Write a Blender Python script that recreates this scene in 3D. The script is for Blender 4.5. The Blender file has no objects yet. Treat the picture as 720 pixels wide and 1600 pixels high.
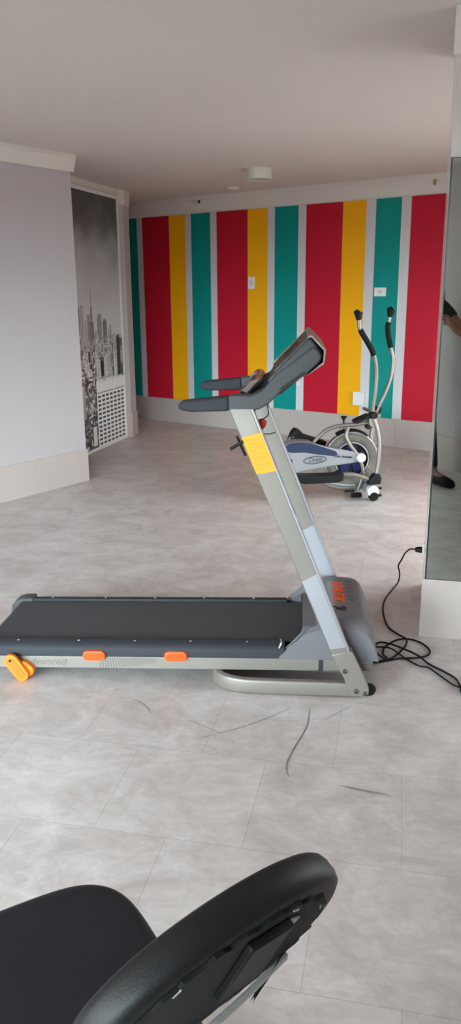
import bpy, bmesh, math, random
from mathutils import Vector, Matrix
random.seed(7)
S = bpy.context.scene
COL = S.collection
PI = math.pi

# ------------------------------------------------------------------ materials
def lin(c):
    return tuple(((v/255)/12.92 if v/255 <= 0.04045 else ((v/255+0.055)/1.055)**2.4) for v in c) + (1.0,)
def mat(name, rgb, rough=0.5, metal=0.0, var=0.06, scale=8.0, bump=0.0, coat=0.0, spec=0.5, bscale=None):
    m = bpy.data.materials.new(name); m.use_nodes = True
    nt = m.node_tree; N = nt.nodes; L = nt.links
    b = N['Principled BSDF']
    b.inputs['Roughness'].default_value = rough
    b.inputs['Metallic'].default_value = metal
    b.inputs['Coat Weight'].default_value = coat
    b.inputs['Specular IOR Level'].default_value = spec
    tc = N.new('ShaderNodeTexCoord')
    nz = N.new('ShaderNodeTexNoise'); nz.inputs['Scale'].default_value = scale; nz.inputs['Detail'].default_value = 4
    L.new(tc.outputs['Object'], nz.inputs['Vector'])
    mx = N.new('ShaderNodeMix'); mx.data_type = 'RGBA'
    c = lin(rgb)
    mx.inputs['A'].default_value = tuple(v*(1-var) for v in c[:3])+(1,)
    mx.inputs['B'].default_value = tuple(min(1, v*(1+var)) for v in c[:3])+(1,)
    L.new(nz.outputs['Fac'], mx.inputs['Factor'])
    L.new(mx.outputs['Result'], b.inputs['Base Color'])
    if bump > 0:
        n2 = N.new('ShaderNodeTexNoise'); n2.inputs['Scale'].default_value = bscale or scale*12; n2.inputs['Detail'].default_value = 3
        L.new(tc.outputs['Object'], n2.inputs['Vector'])
        bp = N.new('ShaderNodeBump'); bp.inputs['Strength'].default_value = bump; bp.inputs['Distance'].default_value = 0.004
        L.new(n2.outputs['Fac'], bp.inputs['Height']); L.new(bp.outputs['Normal'], b.inputs['Normal'])
    return m

M = {}
M['wall'] = mat('wall_paint', (180, 172, 175), 0.55, var=0.02, scale=1.2, bump=0.05)
M['wall_gloss'] = mat('semi_gloss_wall_paint', (206, 200, 197), 0.22, var=0.02, scale=1.2, coat=0.3)
M['ceil'] = mat('ceiling_paint', (214, 205, 201), 0.7, var=0.02, scale=0.8)
M['crown'] = mat('plaster_cornice', (212, 206, 200), 0.5, var=0.02)
M['white'] = mat('white_stripe_paint', (206, 202, 206), 0.45, var=0.02)
M['teal'] = mat('teal_stripe_paint', (0, 138, 132), 0.5, spec=0.25, var=0.03)
M['red'] = mat('crimson_stripe_paint', (186, 20, 46), 0.5, spec=0.25, var=0.03)
M['yellow'] = mat('yellow_stripe_paint', (244, 172, 8), 0.5, spec=0.25, var=0.03)
M['plastic_w'] = mat('white_plastic', (225, 225, 224), 0.35, var=0.01)
M['lampw'] = mat('lamp_housing', (205, 205, 196), 0.5, var=0.01)
M['silver'] = mat('silver_painted_steel', (128, 119, 113), 0.45, metal=0.3, var=0.02, scale=20, coat=0.2)
M['silver_pale'] = mat('pale_silver_painted_steel', (158, 156, 163), 0.38, metal=0.3, var=0.02, scale=20, coat=0.3)
M['tube'] = mat('grey_silver_tube', (136, 129, 123), 0.36, metal=0.6, var=0.03, scale=20)
M['dkgrey'] = mat('dark_grey_plastic', (50, 50, 55), 0.62, spec=0.15, var=0.04, bump=0.08)
M['midgrey'] = mat('mid_grey_plastic', (66, 66, 69), 0.5, spec=0.25, var=0.04, bump=0.08)
M['hood'] = mat('hood_grey_plastic', (104, 101, 106), 0.4, var=0.10, scale=5)
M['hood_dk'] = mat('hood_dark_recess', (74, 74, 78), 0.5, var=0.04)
M['belt'] = mat('black_rubber_belt', (62, 61, 65), 0.62, var=0.10, scale=6, bump=0.15, bscale=240)
M['black'] = mat('black_plastic', (13, 13, 14), 0.5, spec=0.25, var=0.05)
M['rubber'] = mat('black_rubber', (14, 14, 15), 0.7, spec=0.2, var=0.05)
M['orange'] = mat('orange_plastic', (240, 78, 14), 0.35, var=0.03)
M['amber'] = mat('amber_plastic', (222, 116, 8), 0.5, var=0.03)
M['redp'] = mat('red_plastic', (205, 25, 35), 0.35, var=0.03)
M['chrome'] = mat('chrome', (215, 215, 215), 0.15, metal=1.0, var=0.01)
M['bolt'] = mat('bolt_steel', (95, 95, 95), 0.35, metal=0.8)
M['brass'] = mat('brass', (168, 140, 84), 0.4, metal=0.6)
M['navy'] = mat('navy_plastic', (28, 40, 68), 0.35, var=0.05)
M['navy_dk'] = mat('deep_blue_plastic', (14, 22, 74), 0.35, var=0.08)
M['shroud'] = mat('shroud_grey_plastic', (136, 134, 138), 0.35, var=0.02)
M['ring'] = mat('fan_cage_grey', (122, 115, 108), 0.4, metal=0.4, var=0.06, scale=40)
M['vinyl'] = mat('black_vinyl', (30, 32, 38), 0.5, spec=0.3, var=0.07, scale=10, bump=0.12, bscale=320)
M['vinyl2'] = mat('black_vinyl_back', (20, 21, 24), 0.5, spec=0.35, var=0.10, scale=14, bump=0.12, bscale=280)
M['fabric'] = mat('black_lining_fabric', (14, 14, 17), 0.9, var=0.15, scale=30, bump=0.3, bscale=200)
M['steel_bar'] = mat('bare_steel_bar', (150, 151, 150), 0.4, metal=0.5, var=0.08, scale=30)
M['mirror_edge'] = mat('mirror_edge_black', (12, 14, 12), 0.3)
M['skin'] = mat('skin', (176, 128, 106), 0.5, var=0.05)
M['shirt'] = mat('dark_teal_shirt', (44, 58, 58), 0.8, var=0.08, bump=0.2)
M['trousers'] = mat('black_trousers', (24, 25, 31), 0.85, var=0.1, bump=0.2)
M['hair'] = mat('dark_hair', (30, 24, 20), 0.6, var=0.2, scale=60)
M['eye'] = mat('eye_white', (225, 222, 215), 0.2)
M['lip'] = mat('lips', (150, 84, 78), 0.5)

def base_tile_mat():
    m = mat('beige_porcelain_skirting', (180, 167, 163), 0.35, var=0.05, scale=3)
    return m
M['skirt'] = base_tile_mat()
M['grout'] = mat('skirting_joint', (205, 196, 188), 0.7)

def floor_mat():
    m = bpy.data.materials.new('stone_look_vinyl_tiles'); m.use_nodes = True
    nt = m.node_tree; N = nt.nodes; L = nt.links; b = N['Principled BSDF']
    tc = N.new('ShaderNodeTexCoord')
    mp = N.new('ShaderNodeMapping'); mp.vector_type = 'TEXTURE'
    # tile courses run 12 degrees off the view axis
    mp.inputs['Rotation'].default_value = (0, 0, math.radians(-12))
    u0, v0 = 0.075, 1.39
    a = math.radians(-12)
    mp.inputs['Location'].default_value = (u0*math.cos(a)-v0*math.sin(a), u0*math.sin(a)+v0*math.cos(a), 0)
    L.new(tc.outputs['Object'], mp.inputs['Vector'])
    br = N.new('ShaderNodeTexBrick')
    br.inputs['Scale'].default_value = 1.0
    br.inputs['Brick Width'].default_value = 0.44; br.inputs['Row Height'].default_value = 0.437
    br.inputs['Mortar Size'].default_value = 0.0011; br.inputs['Mortar Smooth'].default_value = 0.4
    br.offset = 0.5; br.offset_frequency = 2
    br.inputs['Color1'].default_value = (0.47, 0.47, 0.47, 1); br.inputs['Color2'].default_value = (0.53, 0.53, 0.53, 1)
    br.inputs['Mortar'].default_value = (0.5, 0.5, 0.5, 1); br.inputs['Bias'].default_value = 0
    L.new(mp.outputs['Vector'], br.inputs['Vector'])
    def noise(sc, det, rough, stretch, dist=0.0):
        q = N.new('ShaderNodeMapping'); q.inputs['Scale'].default_value = stretch
        L.new(mp.outputs['Vector'], q.inputs['Vector'])
        n = N.new('ShaderNodeTexNoise'); n.inputs['Scale'].default_value = sc
        n.inputs['Detail'].default_value = det; n.inputs['Roughness'].default_value = rough
        n.inputs['Distortion'].default_value = dist
        L.new(q.outputs['Vector'], n.inputs['Vector']); return n
    n1 = noise(4.0, 8, 0.68, (1, 1.25, 1), 0.8)
    n2 = noise(13.0, 8, 0.74, (0.85, 1.45, 1), 1.2)
    r1 = N.new('ShaderNodeValToRGB')
    r1.color_ramp.elements[0].position = 0.30; r1.color_ramp.elements[0].color = lin((184, 172, 169))
    r1.color_ramp.elements[1].position = 0.72; r1.color_ramp.elements[1].color = lin((220, 213, 212))
    L.new(n1.outputs['Fac'], r1.inputs['Fac'])
    r2 = N.new('ShaderNodeValToRGB')
    r2.color_ramp.elements[0].position = 0.34; r2.color_ramp.elements[0].color = (0.80, 0.79, 0.785, 1)
    r2.color_ramp.elements[1].position = 0.62; r2.color_ramp.elements[1].color = (1.04, 1.04, 1.04, 1)
    L.new(n2.outputs['Fac'], r2.inputs['Fac'])
    mu = N.new('ShaderNodeMix'); mu.data_type = 'RGBA'; mu.blend_type = 'MULTIPLY'; mu.inputs['Factor'].default_value = 0.75
    L.new(r1.outputs['Color'], mu.inputs['A']); L.new(r2.outputs['Color'], mu.inputs['B'])
    # slight tone shift from tile to tile
    mt = N.new('ShaderNodeMix'); mt.data_type = 'RGBA'; mt.blend_type = 'OVERLAY'; mt.inputs['Factor'].default_value = 0.9
    L.new(mu.outputs['Result'], mt.inputs['A']); L.new(br.outputs['Color'], mt.inputs['B'])
    mj = N.new('ShaderNodeMix'); mj.data_type = 'RGBA'
    ml = N.new('ShaderNodeMath'); ml.operation = 'MULTIPLY'; ml.inputs[1].default_value = 0.45
    L.new(br.outputs['Fac'], ml.inputs[0]); L.new(ml.outputs[0], mj.inputs['Factor'])
    L.new(mt.outputs['Result'], mj.inputs['A']); mj.inputs['B'].default_value = lin((96, 90, 86))
    L.new(mj.outputs['Result'], b.inputs['Base Color'])
    rr = N.new('ShaderNodeMapRange'); rr.inputs['To Min'].default_value = 0.30; rr.inputs['To Max'].default_value = 0.46
    L.new(n2.outputs['Fac'], rr.inputs['Value']); L.new(rr.outputs['Result'], b.inputs['Roughness'])
    bp = N.new('ShaderNodeBump'); bp.inputs['Strength'].default_value = 0.12; bp.inputs['Distance'].default_value = 0.003
    L.new(n2.outputs['Fac'], bp.inputs['Height']); L.new(bp.outputs['Normal'], b.inputs['Normal'])
    return m
M['floor'] = floor_mat()
M['scuff'] = mat('floor_scuff', (120, 116, 116), 0.5, var=0.2, scale=30)

def mirror_mat():
    m = bpy.data.materials.new('tinted_mirror'); m.use_nodes = True
    b = m.node_tree.nodes['Principled BSDF']
    b.inputs['Base Color'].default_value = (0.40, 0.43, 0.40, 1); b.inputs['Metallic'].default_value = 1; b.inputs['Roughness'].default_value = 0.015
    return m
M['mirror'] = mirror_mat()
def glass_mat():
    m = bpy.data.materials.new('window_glass'); m.use_nodes = True
    nt = m.node_tree; N = nt.nodes; L = nt.links; N.remove(N['Principled BSDF'])
    t = N.new('ShaderNodeBsdfTransparent'); t.inputs[0].default_value = (0.93, 0.96, 0.95, 1)
    g = N.new('ShaderNodeBsdfGlossy'); g.inputs['Roughness'].default_value = 0.02
    mx = N.new('ShaderNodeMixShader'); mx.inputs[0].default_value = 0.05
    L.new(t.outputs[0], mx.inputs[1]); L.new(g.outputs[0], mx.inputs[2])
    L.new(mx.outputs[0], N['Material Output'].inputs['Surface'])
    return m
M['glass'] = glass_mat()

# ------------------------------------------------------------------ mesh helpers
def obj(name, bm, m, parent=None, smooth=None, bevel=0.0, seg=2):
    me = bpy.data.meshes.new(name)
    bmesh.ops.recalc_face_normals(bm, faces=bm.faces[:])
    bm.to_mesh(me); bm.free()
    o = bpy.data.objects.new(name, me); COL.objects.link(o)
    for x in (m if isinstance(m, (list, tuple)) else [m]): me.materials.append(x)
    if parent: o.parent = parent
    if bevel > 0:
        b = o.modifiers.new('bevel', 'BEVEL'); b.width = bevel; b.segments = seg; b.limit_method = 'ANGLE'; b.angle_limit = math.radians(35)
    if smooth is None: smooth = bevel > 0
    if smooth:
        for p in me.polygons: p.use_smooth = True
        try:
            me.set_sharp_from_angle(angle=math.radians(40))
        except Exception: pass
    return o
def empty(name, loc, rz=0.0):
    o = bpy.data.objects.new(name, None); COL.objects.link(o); o.location = loc; o.rotation_euler = (0, 0, rz); o.empty_display_size = 0.1
    return o
def tag(o, label=None, cat=None, group=None, kind=None):
    if label: o['label'] = label
    if cat: o['category'] = cat
    if group: o['group'] = group
    if kind: o['kind'] = kind
    return o
def box(bm, x0, x1, y0, y1, z0, z1, mi=0):
    vs = [bm.verts.new((x, y, z)) for x in (x0, x1) for y in (y0, y1) for z in (z0, z1)]
    fs = []
    for q in ((0,1,3,2),(4,6,7,5),(0,4,5,1),(2,3,7,6),(0,2,6,4),(1,5,7,3)):
        f = bm.faces.new([vs[i] for i in q]); f.material_index = mi; fs.append(f)
    return vs
def prism(bm, pts, t0, t1, axis='y', mi=0):
    """polygon given as (a,b) pairs, extruded from t0 to t1. axis y: (x,z); axis z: (x,y); axis x: (y,z)"""
    def P(a, b, t):
        return (a, t, b) if axis == 'y' else ((a, b, t) if axis == 'z' else (t, a, b))
    A = [bm.verts.new(P(a, b, t0)) for a, b in pts]; B = [bm.verts.new(P(a, b, t1)) for a, b in pts]
    fs = [bm.faces.new(A), bm.faces.new(B[::-1])]
    n = len(pts)
    for i in range(n):
        fs.append(bm.faces.new((A[i], B[i], B[(i+1) % n], A[(i+1) % n])))
    for f in fs: f.material_index = mi
    return A+B
def smooth_path(pts, n=8, closed=False):
    P = [Vector(p) for p in pts]; out = []
    m = len(P)
    for i in range(m if closed else m-1):
        if closed: p0, p1, p2, p3 = P[(i-1) % m], P[i], P[(i+1) % m], P[(i+2) % m]
        else: p0, p1, p2, p3 = P[max(i-1, 0)], P[i], P[i+1], P[min(i+2, m-1)]
        for k in range(n):
            t = k/n
            out.append(0.5*((2*p1)+(-p0+p2)*t+(2*p0-5*p1+4*p2-p3)*t*t+(-p0+3*p1-3*p2+p3)*t**3))
    if not closed: out.append(P[-1])
    return out
def tube(bm, pts, r, seg=10, closed=False, caps=True, sy=1.0, sq=False, up=(0, 0, 1)):
    """sweep a circle (or a rounded rectangle, sq=(w,h)) along points"""
    P = [Vector(p) for p in pts]; n = len(P); rings = []
    up = Vector(up); prev = None
    for i in range(n):
        if closed: d = P[(i+1) % n]-P[i-1]
        else: d = P[min(i+1, n-1)]-P[max(i-1, 0)]
        d.normalize()
        if prev is None:
            u = up.cross(d)
            if u.length < 1e-3: u = Vector((1, 0, 0)).cross(d)
        else: u = prev - d*prev.dot(d)
        u.normalize(); prev = u; w = d.cross(u)
        rr = r[i] if isinstance(r, (list, tuple)) else r
        ring = []
        for k in range(seg):
            a = 2*PI*k/seg
            if sq:
                c, s = math.cos(a), math.sin(a); e = 0.35
                x = math.copysign(abs(c)**e, c)*sq[0]/2; y = math.copysign(abs(s)**e, s)*sq[1]/2
            else: x, y = rr*math.cos(a), rr*sy*math.sin(a)
            ring.append(bm.verts.new(P[i]+u*x+w*y))
        rings.append(ring)
    for i in range(n if closed else n-1):
        A, B = rings[i], rings[(i+1) % n]
        for k in range(seg): bm.faces.new((A[k], A[(k+1) % seg], B[(k+1) % seg], B[k]))
    if caps and not closed:
        bm.faces.new(rings[0][::-1]); bm.faces.new(rings[-1])
def cyl(bm, c0, c1, r, seg=24, r2=None):
    tube(bm, [c0, c1], [r, r if r2 is None else r2], seg)
def lathe(bm, prof, center, axis='y', seg=40):
    """prof: (radius, offset along axis) closed ring revolved; open ends are capped at radius 0"""
    cx, cy, cz = center; rings = []
    for r, h in prof:
        ring = []
        for k in range(seg):
            a = 2*PI*k/seg; c, s = r*math.cos(a), r*math.sin(a)
            ring.append(bm.verts.new((cx+c, cy+h, cz+s) if axis == 'y' else ((cx+c, cy+s, cz+h) if axis == 'z' else (cx+h, cy+c, cz+s))))
        rings.append(ring)
    for i in range(len(rings)-1):
        A, B = rings[i], rings[i+1]
        for k in range(seg): bm.faces.new((A[k], A[(k+1) % seg], B[(k+1) % seg], B[k]))
    bm.faces.new(rings[0][::-1]); bm.faces.new(rings[-1])
def torus(bm, center, R, r, axis='y', seg=48, s2=10, a0=0, a1=2*PI, sy=1.0):
    pts = []
    full = abs(a1-a0-2*PI) < 1e-6
    n = seg
    for k in range(n if full else n+1):
        a = a0+(a1-a0)*k/n; c, s = R*math.cos(a), R*math.sin(a)
        pts.append(Vector(center)+(Vector((c, 0, s)) if axis == 'y' else (Vector((c, s, 0)) if axis == 'z' else Vector((0, c, s)))))
    tube(bm, pts, r, s2, closed=full, sy=sy, up=(0, 1, 0) if axis == 'y' else (0, 0, 1))
def new(): return bmesh.new()
def text_obj(name, body, size, m, parent, matrix, depth=0.0006, shear=0.0, bold=0.0, sx=1.0):
    cu = bpy.data.curves.new(name, 'FONT'); cu.body = body; cu.size = size; cu.extrude = depth; cu.align_x = 'CENTER'; cu.align_y = 'CENTER'
    cu.shear = shear; cu.offset = bold
    to = bpy.data.objects.new(name, cu); COL.objects.link(to)
    me = bpy.data.meshes.new_from_object(to.evaluated_get(bpy.context.evaluated_depsgraph_get()))
    bpy.data.objects.remove(to); bpy.data.curves.remove(cu)
    for v in me.vertices: v.co.x *= sx
    me.transform(matrix); me.name = name
    o = bpy.data.objects.new(name, me); COL.objects.link(o); me.materials.clear(); me.materials.append(m); o.parent = parent
    return o

# ------------------------------------------------------------------ the room
H = 2.50
def d(az): a = math.radians(az); return Vector((math.sin(a), math.cos(a)))
P0 = Vector((-1.19, 6.385)); PL = P0+d(216.4)*4.6
PR = P0+d(-54)*0.42; PN = Vector((-1.520, 6.98))       # return of the left wall, start of the mural wall
PM = Vector((-1.116, 8.412)); PA = Vector((-1.062, 8.452)); PB = Vector((-1.030, 8.640))
BW = d(126.0); W0 = Vector((-1.223, 9.824)); BL = W0-BW*0.55; BR = W0+BW*5.0
RC = Vector((2.14, 3.655)); K0 = Vector((0.857, 3.264)); K1 = K0+d(13.7)*0.655; K2 = K0+d(102.4)*1.17
WB = Vector((0.139, -0.24)); WD = d(50); F1 = WB+WD*2.75; F0 = WB-WD*4.4

def struct(name, bm, m, **k): return tag(obj(name, bm, m, **k), kind='structure')
def wall_seg(bm, a, b, z0, z1, t=0.10, mi=0, side=1):
    """slab whose visible face is the line a-b; thickness goes to the right of a->b when side=1"""
    dd = (b-a).normalized(); n = Vector((dd.y, -dd.x))*side*t
    vs = []
    for p in (a, b, b+n, a+n):
        for z in (z0, z1): vs.append(bm.verts.new((p.x, p.y, z)))
    for q in ((0,1,3,2),(2,3,5,4),(4,5,7,6),(6,7,1,0),(0,2,4,6),(1,7,5,3)):
        f = bm.faces.new([vs[i] for i in q]); f.material_index = mi

# floor
bm = new(); FL = [Vector(p) for p in ((-5.2, -4.2), (3.9, -4.2), (3.9, 10.4), (-5.2, 10.4))]
prism(bm, [(p.x, p.y) for p in FL], -0.08, 0.0, 'z')
fo = struct('floor', bm, [M['floor'], M['scuff']])
def ribbon(bm, pts, w, z=0.0007, mi=1):
    P = smooth_path([(x, y, z) for x, y in pts], 6); L_ = []
    for i, p in enumerate(P):
        t = (P[min(i+1, len(P)-1)]-P[max(i-1, 0)]).normalized(); n = Vector((-t.y, t.x, 0))
        ww = w*(0.35+0.65*math.sin(PI*(i+0.5)/len(P)))*0.5*(0.8+0.4*random.random())
        L_.append((bm.verts.new(p+n*ww), bm.verts.new(p-n*ww)))
    for a, b in zip(L_, L_[1:]): f = bm.faces.new((a[0], b[0], b[1], a[1])); f.material_index = mi
bm = new()
for pts, w in (
    ([(0.290, 2.625), (0.268, 2.50), (0.215, 2.37), (0.180, 2.27), (0.180, 2.195)], 0.006),
    ([(-0.134, 2.42), (0.02, 2.49), (0.13, 2.56), (0.22, 2.63)], 0.0035),
    ([(0.33, 2.54), (0.40, 2.60), (0.45, 2.64)], 0.003),
    ([(0.338, 2.15), (0.42, 2.12), (0.49, 2.10)], 0.003), ([(0.352, 2.14), (0.43, 2.11), (0.49, 2.09)], 0.002),
    ([(-0.40, 2.72), (-0.33, 2.66), (-0.30, 2.60)], 0.003), ([(-0.16, 2.55), (-0.08, 2.49), (-0.02, 2.44)], 0.0025)):
    ribbon(bm, pts, w)
so = obj('floor_scuff', bm, [M['floor'], M['scuff']], fo)

bm = new(); prism(bm, [(p.x, p.y) for p in FL], H, H+0.08, 'z'); struct('ceiling', bm, M['ceil'])

# left wall
bm = new(); wall_seg(bm, PL, P0, 0, H, side=-1); wall_seg(bm, P0, PR, 0, H, side=-1); wall_seg(bm, PR, PN, 0, H, side=-1)
struct('wall_left', bm, M['wall'])
# mural wall + small pier beside it
bm = new(); wall_seg(bm, PN, PM, 0, H, side=-1); struct('wall_mural', bm, M['wall'])
bm = new(); prism(bm, [(p.x, p.y) for p in (PM, PA, PB, Vector((-1.30, 9.90)), Vector((-1.62, 10.1)), PM+Vector((-0.15, 0.05)))], 0, H, 'z')
struct('wall_pier', bm, M['wall'])

# striped back wall: each paint band its own strip of faces
bands = [(-0.55, 0.19, 'teal'), (0.19, 0.275, 'white'), (0.275, 0.68, 'red'), (0.68, 0.914, 'yellow'), (0.914, 1.0, 'white'),
         (1.0, 1.267, 'teal'), (1.267, 1.354, 'white'), (1.354, 1.764, 'red'), (1.764, 2.017, 'yellow'), (2.017, 2.105, 'white'),
         (2.105, 2.389, 'teal'), (2.389, 2.48, 'white'), (2.48, 2.892, 'red'), (2.892, 3.143, 'yellow'), (3.143, 3.243, 'white'),
         (3.243, 3.503, 'teal'), (3.503, 3.60, 'white'), (3.60, 4.01, 'red'), (4.01, 4.26, 'yellow'), (4.26, 4.35, 'white'), (4.35, 4.62, 'teal'), (4.62, 4.71, 'white'), (4.71, 5.02, 'red')]
mats = ['crown', 'teal', 'white', 'red', 'yellow']
bm = new()
for a, b, c in bands:
    A = W0+BW*a; B = W0+BW*b
    for z0, z1, cc in ((0, 0.28, 'crown'), (0.28, 2.342, c), (2.342, H, 'crown')):
        wall_seg(bm, A, B, z0, z1, mi=mats.index(cc), side=-1)
bmesh.ops.remove_doubles(bm, verts=bm.verts[:], dist=1e-5)
struct('wall_back', bm, [M[x] for x in mats])

# mirror wall (end of a partition) with glossy paint
bm = new(); prism(bm, [(p.x, p.y) for p in (K0, K2, RC, K1)], 0, H, 'z')
struct('wall_mirror', bm, M['wall_gloss'])

def window_wall(tagname, a, b, openings, z0, z1, winnames, t=0.14, side=1):
    """a wall from a to b with openings [(s0,s1)], and a framed window in each"""
    L_ = (b-a).length; dd = (b-a).normalized(); bm = new(); s = 0
    for s0, s1 in openings:
        if s0 > s: wall_seg(bm, a+dd*s, a+dd*s0, 0, H, t, side=side)
        if z0 > 0: wall_seg(bm, a+dd*s0, a+dd*s1, 0, z0, t, side=side)
        wall_seg(bm, a+dd*s0, a+dd*s1, z1, H, t, side=side); s = s1
    if s < L_: wall_seg(bm, a+dd*s, b, 0, H, t, side=side)
    struct(tagname, bm, M['wall'])
    for (s0, s1), wn in zip(openings, winnames):
        w = s1-s0; e = empty(wn, ((a+dd*s0).x, (a+dd*s0).y, z0), math.atan2(dd.y, dd.x)); tag(e, kind='structure')
        y = -0.06*side
        fb = new()
        for x0, x1, q0, q1 in ((0, w, 0, 0.05), (0, w, z1-z0-0.05, z1-z0), (0, 0.05, 0, z1-z0), (w-0.05, w, 0, z1-z0)):
            box(fb, x0, x1, y-0.03, y+0.03, q0, q1)
        k = max(2, round(w/1.0))
        for i in range(1, k): box(fb, w*i/k-0.025, w*i/k+0.025, y-0.025, y+0.025, 0.05, z1-z0-0.05)
        obj('window_frame', fb, M['plastic_w'], e)
        gb = new()
        for i in range(k): box(gb, w*i/k+0.02, w*(i+1)/k-0.02, y-0.003, y+0.003, 0.04, z1-z0-0.04)
        obj('window_pane', gb, M['glass'], e)
        # sampling portal for the daylight that enters through this opening
        ld = bpy.data.lights.new(wn+'_daylight_portal', 'AREA'); ld.shape = 'RECTANGLE'; ld.size = w; ld.size_y = z1-z0
        ld.cycles.is_portal = True
        lo = bpy.data.objects.new(wn+'_daylight_portal', ld); COL.objects.link(lo)
        c = a+dd*(s0+s1)/2; n = Vector((dd.y, -dd.x))*side
        lo.location = (c.x+n.x*t, c.y+n.y*t, (z0+z1)/2)
        lo.rotation_euler = Vector((-n.x, -n.y, 0)).to_track_quat('-Z', 'Z').to_euler()
RL = (RC-BR).length
window_wall('wall_right', BR, RC, [(1.1, 3.1)], 0.0, 1.75, ['window_1'], side=-1)
window_wall('wall_front_right', K2, F1, [(0.25, (F1-K2).length-0.5)], 0.0, 2.05, ['window_2'], side=-1)
window_wall('wall_front', F1, F0, [(3.45, 7.0)], 0.0, 2.25, ['window_4'], side=-1)
window_wall('wall_far_left', F0, PL, [(0.3, 3.6)], 0.0, 2.25, ['window_3'], side=-1)

# skirting: rows of tall tiles, 1 cm proud of the wall, with joints
def skirting(name, a, b, h, n_side, off=0.0, tl=0.62):
    dd = (b-a).normalized(); n = Vector((dd.y, -dd.x))*n_side; L_ = (b-a).length; bm = new(); s = 0; first = True
    wall_seg(bm, a+n*0.001, b+n*0.001, 0, h-0.002, t=0.007, mi=1, side=n_side)
    while s < L_-1e-6:
        e = min(L_, s+(off if first and off else tl)); first = False
        wall_seg(bm, a+dd*(s+(0.0012 if s > 0 else 0)), a+dd*(e-(0.0012 if e < L_ else 0)), 0, h, t=0.010, mi=0, side=n_side); s = e
    return struct(name, bm, [M['skirt'], M['grout']])
skirting('baseboard_left', P0+d(216.4)*-0.01, PL, 0.265, -1, off=0.56)
bm = new(); wall_seg(bm, P0, P0+d(-54)*0.4, 0, 0.265, t=0.010, side=1); struct('baseboard_left_return', bm, M['skirt'])
skirting('baseboard_back', BL, BR, 0.28, 1, off=0.44, tl=0.61)
skirting('baseboard_mirror', K0+d(102.4)*-0.01, K2, 0.275, 1, off=1.2)
bm = new(); prism(bm, [(p.x, p.y) for p in (PM+Vector((0.004, -0.006)), PA+Vector((0.010, -0.008)), PB+Vector((0.012, 0)), PB, PA, PM)], 0, 0.255, 'z'); struct('baseboard_pier', bm, M['skirt'])
skirting('baseboard_front', F1, F0, 0.28, 1)

# cornices
def crown(name, a, b, z0, dep, n_side, ext0=0.0, ext1=0.0, z1=H):
    dd = (b-a).normalized(); n = Vector((dd.y, -dd.x))*n_side; a = a-dd*ext0; b = b+dd*ext1
    prof = [(0, z0), (dep*0.35, z0), (dep*0.42, z0+0.012), (dep*0.62, z0+(z1-z0)*0.45), (dep*0.9, z0+(z1-z0)*0.72), (dep, z0+(z1-z0)*0.78), (dep, z1), (0, z1)]
    bm = new(); A = [bm.verts.new((a.x+n.x*q, a.y+n.y*q, z)) for q, z in prof]; B = [bm.verts.new((b.x+n.x*q, b.y+n.y*q, z)) for q, z in prof]
    bm.faces.new(A); bm.faces.new(B[::-1])
    for i in range(len(prof)): bm.faces.new((A[i], B[i], B[(i+1) % len(prof)], A[(i+1) % len(prof)]))
    return struct(name, bm, M['crown'])
crown('trim_1', PL, P0, 2.385, 0.055, 1, ext1=0.02)
crown('trim_2', BL, BR, 2.345, 0.13, 1)
crown('trim_3', K0, K2, 2.345, 0.03, 1, ext0=0.015)
crown('trim_4', PM, PA, 2.36, 0.02, 1, ext1=0.012)
crown('trim_5', PA, PB, 2.36, 0.02, 1, ext0=0.0)
crown('trim_6', PN, PM, 2.445, 0.02, 1)

# ------------------------------------------------------------------ mural panel
A2 = Vector((-1.398, 7.41)); B2 = Vector((-1.116, 8.41)); U2 = (B2-A2).normalized()
root = empty('mural_panel', (A2.x, A2.y, 0.0), math.atan2(U2.y, U2.x))
tag(root, 'tall black and white city skyline print in a white frame, beside the left wall corner', 'wall mural')
WN = 1.005; X0 = -0.32                                   # the print runs on behind the wall corner
bm = new()
box(bm, X0-0.03, X0, -0.014, 0.0, 0.0, 2.44); box(bm, WN, WN+0.03, -0.016, 0.0, 0.0, 2.44)
box(bm, X0, WN, -0.014, 0.0, 2.405, 2.44); box(bm, X0, WN, -0.014, 0.0, 0.0, 0.028)
obj('frame', bm, M['plastic_w'], root, bevel=0.003)
def grey(v, nm):
    return mat(nm, (v, v, int(v*1.015) if v < 250 else 255), 0.35, var=0.12, scale=25, coat=0.2)
greys = [grey(v, 'print_grey_%d' % v) for v in (14, 44, 84, 118, 146, 172, 194, 214, 232, 248)]
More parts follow.
